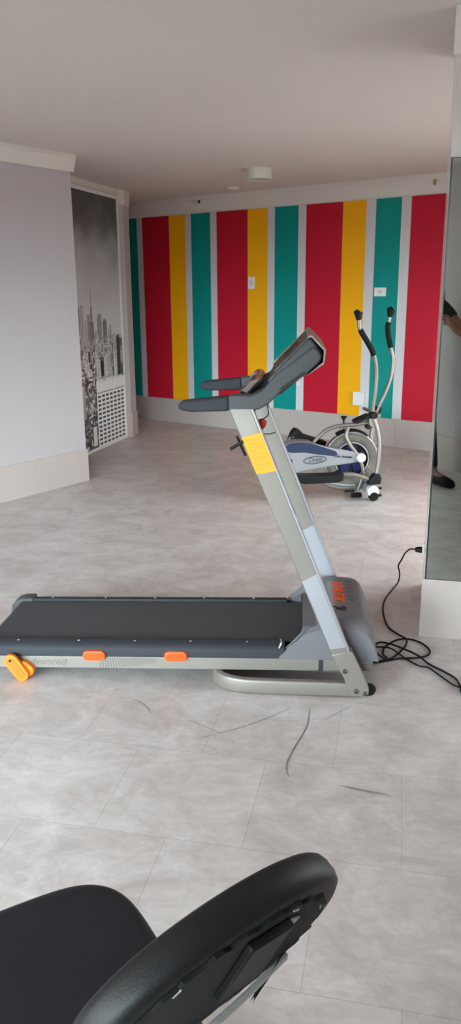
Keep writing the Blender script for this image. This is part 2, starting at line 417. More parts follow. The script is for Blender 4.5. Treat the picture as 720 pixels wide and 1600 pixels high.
def sky_print():
    m = bpy.data.materials.new('printed_cloudy_sky'); m.use_nodes = True
    nt = m.node_tree; N = nt.nodes; L = nt.links; b = N['Principled BSDF']; b.inputs['Roughness'].default_value = 0.35; b.inputs['Coat Weight'].default_value = 0.2
    tc = N.new('ShaderNodeTexCoord'); sp = N.new('ShaderNodeSeparateXYZ'); L.new(tc.outputs['Object'], sp.inputs[0])
    nz = N.new('ShaderNodeTexNoise'); nz.inputs['Scale'].default_value = 2.6; nz.inputs['Detail'].default_value = 6
    mp = N.new('ShaderNodeMapping'); mp.inputs['Scale'].default_value = (1.0, 1, 1.5); L.new(tc.outputs['Object'], mp.inputs[0]); L.new(mp.outputs[0], nz.inputs['Vector'])
    ad = N.new('ShaderNodeMath'); ad.operation = 'MULTIPLY_ADD'; ad.inputs[1].default_value = 0.55; L.new(nz.outputs['Fac'], ad.inputs[0]); L.new(sp.outputs['Z'], ad.inputs[2])
    mr = N.new('ShaderNodeMapRange'); mr.inputs['From Min'].default_value = 1.1; mr.inputs['From Max'].default_value = 2.85; L.new(ad.outputs[0], mr.inputs['Value'])
    cr = N.new('ShaderNodeValToRGB'); e = cr.color_ramp.elements
    e[0].position = 0.0; e[0].color = lin((214, 216, 222)); e[1].position = 1.0; e[1].color = lin((52, 52, 52))
    for p, c in ((0.30, (206, 208, 213)), (0.52, (184, 186, 190)), (0.66, (146, 148, 150)), (0.74, (104, 104, 105)), (0.84, (70, 70, 70))):
        q = e.new(p); q.color = lin(c)
    L.new(mr.outputs[0], cr.inputs[0]); L.new(cr.outputs[0], b.inputs['Base Color'])
    return m
bm = new(); lay = [0]
def quad(x0, x1, z0, z1, g, dz=0.0, lyr=1):
    x0 = max(X0, x0); x1 = min(WN, x1); z0 = max(0.028, z0)
    if x1 <= x0 or z1 <= z0: return
    y = -0.004-0.0004*lyr-random.random()*0.00025
    vs = [bm.verts.new(p) for p in ((x0, y, z0), (x1, y, z0), (x1, y, z1+dz), (x0, y, z1))]
    f = bm.faces.new(vs); f.material_index = g
vs = [bm.verts.new(p) for p in ((X0, -0.004, 0.028), (WN, -0.004, 0.028), (WN, -0.004, 2.405), (X0, -0.004, 2.405))]; bm.faces.new(vs).material_index = 10
# distant haze and towers
quad(X0, WN, 0.6, 1.10, 6, lyr=1)
for x0, x1, z1, g in ((0.06, 0.13, 1.40, 5), (0.15, 0.19, 1.26, 5), (0.205, 0.27, 1.31, 4), (0.255, 0.345, 1.24, 3), (0.285, 0.32, 1.38, 3), (0.298, 0.308, 1.54, 3), (0.27, 0.285, 1.20, 4),
                      (0.42, 0.455, 1.27, 4), (0.44, 0.525, 1.31, 4), (0.55, 0.64, 1.24, 3), (0.57, 0.62, 1.26, 3), (0.66, 0.69, 1.17, 5), (0.71, 0.745, 1.20, 4), (0.78, 0.83, 1.11, 5), (0.36, 0.41, 1.15, 5)):
    quad(x0, x1, 0.7, z1, g, lyr=2)
    for _ in range(5):
        xx = random.uniform(x0, x1-0.008); zz = random.uniform(1.02, z1-0.05); quad(xx, xx+0.006, zz, zz+0.04, g+random.choice((-1, 1)), lyr=3)
quad(-0.01, 0.020, 0.8, 1.66, 2, lyr=3); quad(-0.06, 0.045, 0.8, 1.38, 2, lyr=3)
# mid-distance city
for i in range(620):
    t = i/620; zc = 1.12-0.5*t+random.uniform(-0.02, 0.02)
    w = random.uniform(0.012, 0.035)*(0.7+t); h = random.uniform(0.02, 0.07)*(0.8+t); x = random.uniform(X0, WN)
    g = random.choice((2, 3, 4, 5, 5, 6, 6, 7, 7, 8, 8)) if t > 0.25 else random.choice((4, 5, 5, 6, 6, 7))
    quad(x, x+w, zc-h, zc, g, lyr=4)
    if random.random() < 0.5: quad(x, x+w, zc-0.006, zc, random.choice((1, 2, 9)), lyr=5)
for x0, x1, z0, z1, g in ((0.35, 0.44, 0.70, 0.88, 7), (0.455, 0.53, 0.71, 0.86, 0), (0.53, 0.62, 0.70, 0.90, 7), (0.53, 0.54, 0.66, 0.92, 1), (0.62, 0.70, 0.68, 0.90, 6),
                          (0.745, 0.765, 0.65, 1.02, 0), (0.765, 0.80, 0.66, 0.93, 8), (0.80, 0.85, 0.66, 0.86, 7), (0.86, 0.93, 0.68, 1.085, 1), (0.93, 1.0, 0.66, 1.06, 2), (0.95, 0.99, 0.8, 0.98, 6),
                          (0.19, 0.22, 0.86, 0.97, 1), (0.10, 0.24, 0.78, 0.86, 7)):
    quad(x0, x1, z0, z1, g, lyr=6)
    n = max(1, int((z1-z0)/0.022))
    for k in range(n):
        if random.random() < 0.6: quad(x0+0.006, x1-0.006, z0+k*0.022, z0+k*0.022+0.006, max(0, g-2), lyr=7)
# dark street blocks, lower left
quad(X0, 0.33, 0.028, 0.72, 2, lyr=6)
for i in range(520):
    x = random.uniform(X0, 0.31); z = random.uniform(0.03, 0.80); w = random.uniform(0.01, 0.05); h = random.uniform(0.008, 0.05)
    p = z/0.8
    quad(x, min(x+w, 0.325), z, z+h, random.choice((0, 0, 1, 1, 2, 5, 7) if p < 0.45 else (0, 1, 3, 5, 6, 7, 8, 8)), lyr=7)
quad(0.03, 0.075, 0.34, 0.66, 5, lyr=8)
quad(0.21, 0.29, 0.05, 0.24, 8, lyr=8)
# white slab building with a window grid, lower right
quad(0.325, WN, 0.028, 0.672, 9, lyr=9)
quad(0.325, WN, 0.553, 0.560, 1, lyr=10)
for r in range(12):
    zt = 0.528-r*0.0425
    for c in range(7):
        xl = 0.350+c*0.094
        quad(xl, xl+0.066, zt-0.021, zt, 0 if random.random() < 0.7 else 1, lyr=10)
    if r: quad(0.33, WN, zt+0.006, zt+0.008, 7, lyr=10)
for i in range(26): quad(random.uniform(0.33, 0.95), 0, 0, 0, 0)
for i in range(40):
    x = random.uniform(0.33, 0.96); quad(x, x+0.03, 0.655, 0.672+random.uniform(0, 0.02), random.choice((8, 9, 7)), lyr=10)
obj('skyline_print', bm, greys+[sky_print()], root)

# ------------------------------------------------------------------ mirror
root = empty('wall_hung_mirror', (K0.x, K0.y, 0), math.atan2(-0.2147, 0.9767))
tag(root, 'tall frameless mirror on the right wall end, above the beige skirting', 'mirror')
MA = math.radians(-14.5)-math.atan2(-0.2147, 0.9767)       # the glass sits a hair out of parallel with the wall
c_, s_ = math.cos(MA), math.sin(MA)
def rotm(bm):
    for v in bm.verts:
        x, y = v.co.x, v.co.y; v.co.x, v.co.y = x*c_-y*s_, x*s_+y*c_
bm = new(); box(bm, 0.006, 1.08, -0.010, -0.0095, 0.279, 1.99); rotm(bm); obj('mirror_glass', bm, M['mirror'], root)
bm = new(); box(bm, 0.0025, 1.083, -0.0093, -0.004, 0.276, 1.993); box(bm, 0.0005, 0.0072, -0.0112, -0.004, 0.276, 1.993); rotm(bm); obj('mirror_backing', bm, M['mirror_edge'], root)

# ------------------------------------------------------------------ small wall and ceiling fittings
def on_back(s, z, off=0.0):
    p = W0+BW*s; n = Vector((BW.y, -BW.x)); return (p.x+n.x*off, p.y+n.y*off, z)
RZB = math.atan2(BW.y, BW.x)
def plate(name, s, z, w, h, dpt, label, cat, rocker=None):
    r = empty(name, on_back(s, z), RZB); tag(r, label, cat)
    bm = new(); box(bm, -w/2, w/2, -dpt, 0, -h/2, h/2); obj('cover_plate', bm, M['plastic_w'], r, bevel=min(0.004, dpt*0.4))
    if rocker:
        bm = new(); rw, rh = rocker; box(bm, -rw/2, rw/2, -dpt-0.004, -dpt+0.001, -rh/2, rh/2); obj('rocker', bm, M['lampw'], r, bevel=0.001)
    return r
plate('light_switch', 1.815, 1.60, 0.085, 0.125, 0.010, 'white upright wall switch on the yellow stripe', 'switch', (0.03, 0.05))
r = plate('wall_outlet', 3.322, 1.497, 0.125, 0.082, 0.010, 'white landscape wall plate high on a teal stripe, above the trainer handles', 'wall outlet')
bm = new(); lathe(bm, [(0.004, -0.016), (0.018, -0.016), (0.019, -0.010)], (0, 0, 0), 'y', 24); obj('socket_insert', bm, M['lampw'], r)
r = plate('junction_box', 3.150, 0.46, 0.125, 0.135, 0.045, 'white square box low on the wall beside the elliptical trainer', 'junction box')

r = empty('ceiling_light', (0.262, 7.12, H)); tag(r, 'round white surface ceiling lamp, switched off', 'ceiling light')
bm = new(); lathe(bm, [(0.112, 0), (0.112, -0.078), (0.108, -0.084), (0.098, -0.084), (0.098, -0.070)], (0, 0, 0), 'z', 48); obj('housing', bm, M['lampw'], r, smooth=True)
bm = new(); lathe(bm, [(0.0975, -0.072), (0.0975, -0.0765), (0.02, -0.078)], (0, 0, 0), 'z', 40); obj('diffuser', bm, mat('dull_diffuser', (170, 168, 160), 0.5), r)
r = empty('security_camera', (-0.34, 9.05, 2.46), RZB); tag(r, 'small grey security camera under the cornice above the stripes', 'camera')
bm = new(); lathe(bm, [(0.028, 0.04), (0.028, 0.025), (0.012, 0.02), (0.012, 0.0)], (0, 0, 0), 'z', 20); obj('mount', bm, M['plastic_w'], r)
bm = new(); cyl(bm, (-0.045, 0, -0.004), (0.045, -0.02, -0.016), 0.022, 16); obj('camera_body', bm, M['lampw'], r)
bm = new(); cyl(bm, (0.043, -0.0195, -0.0155), (0.052, -0.0215, -0.017), 0.016, 16); obj('lens', bm, M['black'], r)
r = empty('smoke_detector', (0.05, 8.30, H)); tag(r, 'flat white disc detector on the ceiling near the back wall', 'detector')
bm = new(); lathe(bm, [(0.055, 0), (0.055, -0.012), (0.040, -0.022), (0.01, -0.024)], (0, 0, 0), 'z', 32); obj('detector_cover', bm, M['plastic_w'], r, smooth=True)
cx, cy, cz = on_back(3.86, 2.44, 0.115)
r = empty('brass_hook', (cx, cy, cz), RZB); tag(r, 'small brass hook on the cornice at its right end', 'hook')
bm = new(); box(bm, -0.012, 0.012, -0.012, 0.0, -0.035, 0.012); obj('hook_plate', bm, M['brass'], r)
bm = new(); tube(bm, smooth_path([(0.0, -0.01, -0.02), (0.0, -0.03, -0.035), (0.0, -0.034, -0.02)], 5), 0.004, 8); obj('hook_arm', bm, M['brass'], r)

# plug and socket on the glossy return
KD = d(13.7)
sp = K0+KD*0.628
r = empty('power_socket', (sp.x, sp.y, 0.203), math.radians(90-13.7)); tag(r, 'pale socket plate on the narrow side of the mirror wall', 'socket')
bm = new(); box(bm, -0.022, 0.022, 0.0, 0.006, -0.035, 0.035); obj('cover_plate', bm, M['plastic_w'], r, bevel=0.002)
nl = Vector((-KD.y, KD.x))

# ------------------------------------------------------------------ cords
def cord(name, pts, label, r_=0.0042):
    bm = new(); tube(bm, smooth_path(pts, 6), r_, 8)
    o = obj(name, bm, M['rubber'], smooth=True); tag(o, label, 'cord'); return o
pl = sp+nl*0.01
rt = empty('treadmill_power_cord', (0, 0, 0)); tag(rt, 'black power cord from the wall socket to the treadmill', 'cord')
path = [(pl.x+nl.x*0.035, pl.y+nl.y*0.035, 0.203), (pl.x+nl.x*0.06, pl.y+nl.y*0.06, 0.203), (0.914, 3.897, 0.180), (0.901, 3.924, 0.130), (0.893, 3.951, 0.090), (0.901, 3.946, 0.050), (0.888, 3.909, 0.015), (0.840, 3.821, 0.006), (0.779, 3.693, 0.006), (0.745, 3.581, 0.006), (0.726, 3.443, 0.006), (0.729, 3.330, 0.006), 
        (0.756, 3.255, 0.008), (0.778, 3.205, 0.009), (0.755, 3.13, 0.010), (0.705, 3.06, 0.006), (0.665, 3.02, 0.006), (0.592, 2.992, 0.010), (0.555, 2.985, 0.06), (0.52, 2.985, 0.105)]
bm = new(); tube(bm, smooth_path(path, 6), 0.0042, 8); obj('cable', bm, M['rubber'], rt, smooth=True)
bm = new(); tube(bm, [(pl.x, pl.y, 0.203), (pl.x+nl.x*0.012, pl.y+nl.y*0.012, 0.203), (pl.x+nl.x*0.036, pl.y+nl.y*0.036, 0.203)], [0.017, 0.017, 0.012], 12); obj('plug', bm, M['black'], rt, bevel=0.003)
loop = [(0.56, 2.975, 0.075), (0.60, 2.99, 0.006), (0.70, 3.02, 0.006), (0.795, 3.03, 0.006), (0.842, 3.06, 0.006), (0.855, 3.11, 0.006), (0.835, 3.175, 0.006), (0.79, 3.215, 0.006), (0.735, 3.205, 0.006),
        (0.672, 3.14, 0.006), (0.648, 3.07, 0.006), (0.655, 3.01, 0.013), (0.64, 2.99, 0.02), (0.57, 2.98, 0.08)]
cord('coiled_cord', loop, 'black cord lying in a round loop beside the treadmill hood')
c2 = [(0.555, 3.03, 0.075), (0.615, 3.142, 0.008), (0.655, 3.175, 0.010), (0.70, 3.145, 0.014), (0.745, 3.095, 0.014), (0.79, 3.025, 0.016), (0.820, 2.97, 0.006), (0.865, 2.90, 0.006), (0.895, 2.84, 0.006), (0.895, 2.77, 0.006), (0.893, 2.715, 0.006), (0.98, 2.60, 0.006), (1.10, 2.50, 0.006)]
cord('trailing_cord', c2, 'upper of two black cords trailing right from the treadmill hood')
c3 = [(0.555, 3.05, 0.07), (0.612, 3.135, 0.010), (0.66, 3.135, 0.006), (0.69, 3.09, 0.018), (0.735, 3.02, 0.006), (0.775, 2.955, 0.006), (0.81, 2.935, 0.006), (0.840, 2.865, 0.006), (0.870, 2.79, 0.006), (0.885, 2.752, 0.014), (0.92, 2.69, 0.006), (0.97, 2.58, 0.006), (1.07, 2.47, 0.006)]
cord('thin_trailing_cord', c3, 'lower of two black cords trailing right from the treadmill hood', 0.0036)

# ------------------------------------------------------------------ treadmill (local x to its motor end, y away from the camera)
T = empty('treadmill', (0.5, 2.70, 0.0), math.radians(-5))
tag(T, 'grey folding treadmill with orange clips, a yellow warning label and a black belt', 'treadmill')
SL = 0.0228
def shear(bm):
    for v in bm.verts: v.co.z += SL*v.co.x
SB = -1.57
# silver side rails
for t0, t1 in ((0.080, 0.115), (0.565, 0.600)):
    bm = new(); prism(bm, [(SB+0.05, 0.072), (0.040, 0.072), (0.040, 0.124), (SB+0.05, 0.124)], t0, t1); shear(bm)
    obj('deck_side_rail', bm, M['silver'], T, bevel=0.003)
bm = new(); box(bm, -1.50, -0.04, 0.115, 0.565, 0.112, 0.140); shear(bm); obj('running_deck', bm, M['black'], T)
for x in (-1.42, -0.95, -0.35, 0.0):
    bm = new(); box(bm, x, x+0.04, 0.115, 0.565, 0.074, 0.112); shear(bm); obj('cross_member', bm, M['silver'], T)
# dark foot rails
for near in (True, False):
    prof = [(0.074, 0.125), (0.074, 0.158), (0.079, 0.168), (0.094, 0.178), (0.128, 0.182), (0.131, 0.178), (0.131, 0.125)]
    if not near: prof = [(0.680-a, b) for a, b in prof]
    bm = new(); prism(bm, prof, SB+0.09, -0.30, 'x'); shear(bm)
    obj('foot_rail', bm, M['dkgrey'], T, bevel=0.003)
# belt looping round both rollers
bm = new(); prof = []
xr, xf, rr, zc = -1.505, -0.06, 0.030, 0.142
for k in range(13): a = PI/2+PI*k/12; prof.append((xr+rr*math.cos(a), zc+rr*math.sin(a)))
for k in range(13): a = -PI/2+PI*k/12; prof.append((xf+rr*math.cos(a), zc+rr*math.sin(a)))
inner = [(x*0.9985-0.0012, zc+(z-zc)*0.90) for x, z in prof]
A = [bm.verts.new((x, 0.138, z)) for x, z in prof]; B = [bm.verts.new((x, 0.542, z)) for x, z in prof]
C = [bm.verts.new((x, 0.138, z)) for x, z in inner]; D_ = [bm.verts.new((x, 0.542, z)) for x, z in inner]
n = len(prof)
for i in range(n):
    j = (i+1) % n
    bm.faces.new((A[i], B[i], B[j], A[j])); bm.faces.new((C[i], C[j], D_[j], D_[i])); bm.faces.new((A[i], A[j], C[j], C[i])); bm.faces.new((B[i], D_[i], D_[j], B[j]))
shear(bm); obj('running_belt', bm, M['belt'], T, smooth=True)
for xx in (xr, xf):
    bm = new(); cyl(bm, (xx, 0.10, zc), (xx, 0.58, zc), 0.025, 20); shear(bm); obj('roller', bm, M['bolt'], T, smooth=True)
# rounded rear end caps
for near in (True, False):
    y0, y1 = (0.070, 0.138) if near else (0.542, 0.610)
    pts = [(SB+0.105, 0.186), (SB+0.06, 0.186), (SB+0.025, 0.176), (SB+0.004, 0.150), (SB-0.002, 0.120), (SB+0.006, 0.095), (SB+0.03, 0.078), (SB+0.105, 0.078)]
    bm = new(); prism(bm, pts, y0, y1); shear(bm); obj('end_cap', bm, M['midgrey'], T, bevel=0.007, seg=3)
# rail screws, orange clips
for near in (True, False):
    for x in (-1.38, -1.13, -0.90, -0.675, -0.45):
        y = 0.110 if near else 0.570
        bm = new(); lathe(bm, [(0.005, 0.1800), (0.0045, 0.1822), (0.001, 0.1826)], (x, y, 0), 'z', 12); shear(bm); obj('rail_screw', bm, M['silver_pale'], T)
def stadium(cx, cz, w, h, ang=0.0, n=10):
    r = h/2; out = []
    for k in range(n+1): a = -PI/2+PI*k/n; out.append((w/2-r+r*math.cos(a), r*math.sin(a)))
    for k in range(n+1): a = PI/2+PI*k/n; out.append((-w/2+r+r*math.cos(a), r*math.sin(a)))
    c, s = math.cos(ang), math.sin(ang)
    return [(cx+x*c-z*s, cz+x*s+z*c) for x, z in out]
for x in (-1.059, -0.730):
    z = 0.1335+SL*0
    bm = new(); prism(bm, stadium(x, z, 0.092, 0.041), 0.062, 0.0795); shear(bm); c = obj('side_clip', bm, M['orange'], T, bevel=0.004, seg=3); c['label'] = 'orange oval clip'
    bm = new(); prism(bm, stadium(x, z, 0.064, 0.020), 0.0600, 0.0625); shear(bm); obj('clip_inset', bm, mat('deep_orange', (226, 72, 12), 0.4), c, bevel=0.001)
# rear adjustable feet (amber)
def rear_foot(side):
    y0, y1 = (0.036, 0.056) if side else (0.624, 0.644)
    cxx, czz = -1.372, 0.057; ang = math.radians(-56)
    bm = new(); prism(bm, stadium(cxx, czz, 0.128, 0.058, ang), y0, y1); f = obj('adjustable_foot', bm, M['amber'], T, bevel=0.005, seg=3); f['label'] = 'amber plastic adjustable foot'
    yy = (y0-0.0015, y0+0.001) if side else (y1-0.001, y1+0.0015)
    bm = new(); prism(bm, stadium(cxx, czz, 0.100, 0.034, ang), *yy); obj('foot_inset', bm, mat('amber_inset', (208, 100, 6), 0.5), f)
    bm = new(); cyl(bm, (cxx-0.021, yy[0]-0.001, czz+0.034), (cxx-0.021, yy[0]+0.002, czz+0.034), 0.006, 14); obj('pivot_screw', bm, M['black'], f)
    bm = new(); a, b = (0.054, 0.088) if side else (0.592, 0.626); prism(bm, stadium(cxx+0.030, czz-0.012, 0.075, 0.054, math.radians(-40)), a, b); obj('foot_block', bm, M['amber'], f, bevel=0.006, seg=3)
rear_foot(True); rear_foot(False)

# motor hood: a lofted shell, wide at the ends so it wraps the belt
bm = new(); NT = 24; NS = 22; y0, y1 = 0.068, 0.612
def hood_pt(u, v):
    w = abs(2*v-1)                                   # 0 centre, 1 at the sides
    cap = max(0.0, (w-0.70)/0.30)
    s0 = -0.232-0.090*(3*cap*cap-2*cap**3)
    prof = [(0.0, 0.0), (0.12, 0.42), (0.26, 0.80), (0.42, 0.97), (0.60, 1.02), (0.76, 1.0), (0.82, 0.965), (0.87, 0.86), (0.91, 0.68), (0.95, 0.44), (0.985, 0.14), (1.0, 0.0)]
    for (a, b), (c, e) in zip(prof, prof[1:]):
        if u <= c: k = (u-a)/(c-a); k = k*k*(3-2*k)*0.35+k*0.65; h = b+(e-b)*k; break
    if cap < 1: 
        base = 0.0 + (1-cap)*0.62
        h = max(h, base) if u < 0.5 else h
    side = 1-0.16*max(0, (w-0.86)/0.14)**2
    s = s0+(0.062-s0)*u
    return Vector((s, y0+(y1-y0)*v, 0.128+0.148*h*side))
grid = []
for i in range(NS+1):
    grid.append([bm.verts.new(hood_pt(i/NS, j/NT)) for j in range(NT+1)])
for i in range(NS):
    for j in range(NT): bm.faces.new((grid[i][j], grid[i+1][j], grid[i+1][j+1], grid[i][j+1]))
low = lambda v: bm.verts.new((v.co.x, v.co.y, 0.122))
for j in (0, NT):
    b_ = [low(grid[i][j]) for i in range(NS+1)]
    for i in range(NS): bm.faces.new((grid[i][j], grid[i+1][j], b_[i+1], b_[i]))
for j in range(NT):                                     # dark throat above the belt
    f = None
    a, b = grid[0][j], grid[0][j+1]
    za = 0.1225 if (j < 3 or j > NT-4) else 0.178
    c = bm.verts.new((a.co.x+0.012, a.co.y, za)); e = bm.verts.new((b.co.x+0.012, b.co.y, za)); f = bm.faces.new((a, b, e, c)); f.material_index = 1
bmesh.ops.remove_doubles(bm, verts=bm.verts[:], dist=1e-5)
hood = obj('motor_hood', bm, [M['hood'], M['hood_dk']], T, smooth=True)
bm = new(); prism(bm, [(-0.02, 0.076), (0.040, 0.076), (0.040, 0.126), (-0.02, 0.126)], 0.118, 0.562); obj('front_crossbar', bm, M['silver'], T, bevel=0.003)
bm = new(); prism(bm, [(-0.168, 0.0705), (-0.150, 0.0705), (-0.150, 0.1245), (-0.168, 0.1245)], 0.0785, 0.0802); shear(bm); obj('rail_joint', bm, M['dkgrey'], T)
# brand lettering on the hood, reading away from the camera
mt = Matrix.Translation((-0.088, 0.345, 0.2818)) @ Matrix.Rotation(math.radians(90), 4, 'Z')
text_obj('hood_lettering', 'ATHLETIC', 0.062, M['orange'], hood, Matrix.Translation((-0.084, 0.395, 0.2795)) @ Matrix.Rotation(math.radians(-90), 4, 'Z'), bold=0.0016, sx=0.82)
bm = new()
zt = 0.2795
for a, b, c, e in (((-0.108, 0.235), (-0.078, 0.205), 0.007, 0), ((-0.098, 0.205), (-0.078, 0.222), 0.006, 0), ((-0.072, 0.236), (-0.060, 0.214), 0.006, 0), ((-0.074, 0.206), (-0.060, 0.198), 0.005, 0)):
    tube(bm, [(a[0], a[1], zt), (b[0], b[1], zt)], c, 8, sy=0.15)
obj('hood_emblem', bm, M['black'], hood)
bm = new()
for k in range(5):                                       # row of small air slots
    for q in range(6): box(bm, -0.048+k*0.006, -0.0455+k*0.006, 0.30+q*0.042, 0.325+q*0.042, 0.2775, 0.2785)
obj('vent_slots', bm, M['midgrey'], hood)
# silver clasp at the hood's rear corner
bm = new(); tube(bm, smooth_path([(-0.322, 0.072, 0.165), (-0.314, 0.074, 0.186), (-0.318, 0.088, 0.193)], 4), 0.004, 8); obj('hood_clasp', bm, M['chrome'], T, smooth=True)

# side lettering and stripes on the near rail
def side_m(x, z): return Matrix.Translation((x, 0.0792, z)) @ Matrix.Rotation(math.atan(SL), 4, 'Y').inverted() @ Matrix.Rotation(PI/2, 4, 'X')
M['faint'] = mat('faint_grey_print', (100, 95, 90), 0.4)
text_obj('side_lettering', 'advanced', 0.040, M['faint'], T, side_m(-1.265, 0.099+SL*-1.265), shear=0.3, bold=0.0006, depth=0.0003, sx=1.15)
bm = new()
for k in range(22):
    x = -1.04+k*0.0112; h = 0.044*(1-(k/22)**2.2*0.7)
    vs = prism(bm, [(x, 0.120-h), (x+0.0042, 0.120-h), (x+0.0046-0.028*k/22, 0.120), (x-0.028*k/22, 0.120)], 0.0788, 0.0798)
shear(bm); obj('side_stripes', bm, M['faint'], T)

# base frame: one U shaped square tube lying on the floor
def upath(y_in):
    zc = 0.031
    return smooth_path([(-0.03, 0.014, zc), (-0.20, 0.014, zc), (-0.40, 0.014, zc), (-0.48, 0.022, zc), (-0.545, 0.055, zc), (-0.575, 0.12, zc), (-0.580, 0.25, zc), (-0.580, 0.34, zc),
                        (-0.580, 0.43, zc), (-0.575, 0.56, zc), (-0.545, 0.625, zc), (-0.48, 0.658, zc), (-0.40, 0.666, zc), (-0.20, 0.666, zc), (-0.03, 0.666, zc)], 5)
bm = new(); tube(bm, upath(0), 0.03, 16, sq=(0.030, 0.058)); obj('base_frame', bm, M['silver'], T, smooth=True)
bm = new(); tube(bm, [(-0.35, 0.15, 0.050), (-0.02, 0.15, 0.040)], 0.01, 12, sq=(0.03, 0.022)); box(bm, -0.36, -0.30, 0.135, 0.165, 0.045, 0.085)
box(bm, -0.335, -0.315, 0.14, 0.16, 0.06, 0.11); obj('lift_bracket', bm, M['silver'], T, smooth=True, bevel=0.002)
bm = new(); cyl(bm, (-0.33, 0.34, 0.075), (-0.12, 0.34, 0.070), 0.022, 18); obj('lift_motor', bm, M['black'], T, smooth=True)
bm = new(); box(bm, -0.21, -0.175, 0.13, 0.20, 0.05, 0.098); obj('motor_mount', bm, M['black'], T, bevel=0.003)

# uprights with foot brackets
def upright(y0, y1, near):
    bm = new()
    # hollow-looking box beam, highlight along its front edge painted as a pale strip
    prism(bm, [(-0.120, 0.172), (-0.052, 0.172), (-0.428, 1.112), (-0.506, 1.112)], y0, y1)
    u = obj('upright', bm, M['silver'] if near else M['silver'], T, bevel=0.004)
    bm = new(); lo, hi = 0.168, 1.108
    fx = lambda z: -0.052+(-0.428+0.052)*(z-0.172)/(1.112-0.172)
    prism(bm, [(fx(lo)-0.002, lo), (fx(lo)+0.006, lo), (fx(hi)+0.006, hi), (fx(hi)-0.002, hi)], y0-0.0015, y1+0.0015)
    e = obj('edge_highlight', bm, M['silver_pale'], u, bevel=0.002)
    # pale protective film over the middle of the beam
    wf = lambda z: (-0.120+(-0.506+0.120)*(z-0.172)/0.94)
    ys = (y0-0.0012, y0+0.0005)
    bm = new(); prism(bm, [(wf(0.20)+0.004, 0.20), (fx(0.21)-0.003, 0.21), (fx(0.50)-0.003, 0.50), (wf(0.47)+0.004, 0.47)], *ys); obj('protective_film', bm, M['silver_pale'], u)
    bm = new(); prism(bm, [(-0.124, 0.178), (-0.048, 0.196), (0.022, 0.046), (0.024, 0.018), (0.014, 0.008), (-0.052, 0.006), (-0.072, 0.080)], y0-0.003, y1+0.003)
    k = obj('foot_bracket', bm, M['silver'], u, bevel=0.004)
    yb = (y0-0.003) if near else (y1+0.003); sg = -1 if near else 1
    for bx, bz, br in ((-0.070, 0.112, 0.010), (-0.025, 0.030, 0.010), (0.010, 0.020, 0.010)):
        bm = new(); lathe(bm, [(br, 0), (br, sg*0.003), (br*0.6, sg*0.007), (0.001, sg*0.0075)], (bx, yb, bz), 'y', 12); obj('bolt', bm, M['bolt'], k)
    return u
un = upright(0.0, 0.038, True); uf = upright(0.642, 0.680, False)
for y in (0.020, 0.660):
    bm = new(); torus(bm, (0.025, y, 0.0275), 0.0195, 0.0072, 'y', 28, 10); obj('transport_wheel', bm, M['rubber'], T, smooth=True)
    bm = new(); cyl(bm, (0.025, y-0.008, 0.0275), (0.025, y+0.008, 0.0275), 0.014, 18); obj('wheel_hub', bm, M['black'], T, smooth=True)
    bm = new(); cyl(bm, (-0.045, y, 0.0), (-0.045, y, 0.014), 0.012, 14); obj('rubber_foot', bm, M['rubber'], T)
# yellow warning label with fine printed lines, wrapped on the near upright
zt0, zt1 = 0.882, 1.006
wl = lambda z: -0.120+(-0.506+0.120)*(z-0.172)/0.94
fr = lambda z: -0.052+(-0.428+0.052)*(z-0.172)/0.94
bm = new(); prism(bm, [(wl(zt0-0.008)+0.001, zt0-0.008), (fr(zt0+0.006)+0.002, zt0+0.006), (fr(zt1+0.020)+0.002, zt1+0.020), (wl(zt1)+0.001, zt1)], -0.0022, -0.0002)
wlab = obj('warning_label', bm, mat('yellow_label_vinyl', (226, 150, 4), 0.55, var=0.05, scale=30), un); wlab['label'] = 'yellow warning label'
bm = new()
for k in range(9):
    z = zt0+0.012+k*0.0125; xa = wl(z)+0.012; xb = fr(z)-0.012-0.012*random.random()
    if k % 3 == 2: xb -= 0.018
    prism(bm, [(xa, z), (xb, z+0.006), (xb, z+0.0085), (xa, z+0.0025)], -0.0026, -0.0021)
obj('label_print', bm, mat('label_ink', (176, 130, 14), 0.5), wlab)
bm = new(); tube(bm, smooth_path([(-0.478, 0.010, 1.010), (-0.463, 0.008, 0.975), (-0.447, 0.008, 0.940)], 5), 0.005, 8); tube(bm, [(-0.500, -0.006, 0.965), (-0.455, 0.0, 0.993)], 0.006, 8); 
obj('lock_lever', bm, M['black'], T, smooth=True)

# arms: grip bar plus the cheek that rises to the console
def arm(y0, y1, near):
    p = [(-0.688, 1.120), (-0.680, 1.102), (-0.640, 1.095), (-0.505, 1.099), (-0.505, 1.152), (-0.672, 1.134)]
    bm = new(); prism(bm, p, y0-0.002, y1+0.002); g = obj('grip', bm, M['dkgrey'], T, bevel=0.010, seg=4)
    p = [(-0.507, 1.099), (-0.425, 1.100), (-0.398, 1.106), (-0.365, 1.126), (-0.321, 1.169), (-0.244, 1.222), (-0.196, 1.266), (-0.186, 1.284), (-0.195, 1.306), (-0.215, 1.322), (-0.300, 1.255), (-0.345, 1.222), (-0.372, 1.190), (-0.392, 1.168), (-0.425, 1.155), (-0.507, 1.155)]
    bm = new(); prism(bm, p, y0, y1); return obj('console_arm', bm, M['midgrey'], T, bevel=0.007, seg=3)
an = arm(0.0, 0.052, True); af = arm(0.628, 0.680, False)
bm = new(); tube(bm, [(-0.245, -0.002, 1.236), (-0.325, -0.002, 1.180)], 0.010, 8, sy=0.3); obj('arm_recess', bm, M['midgrey'], an)
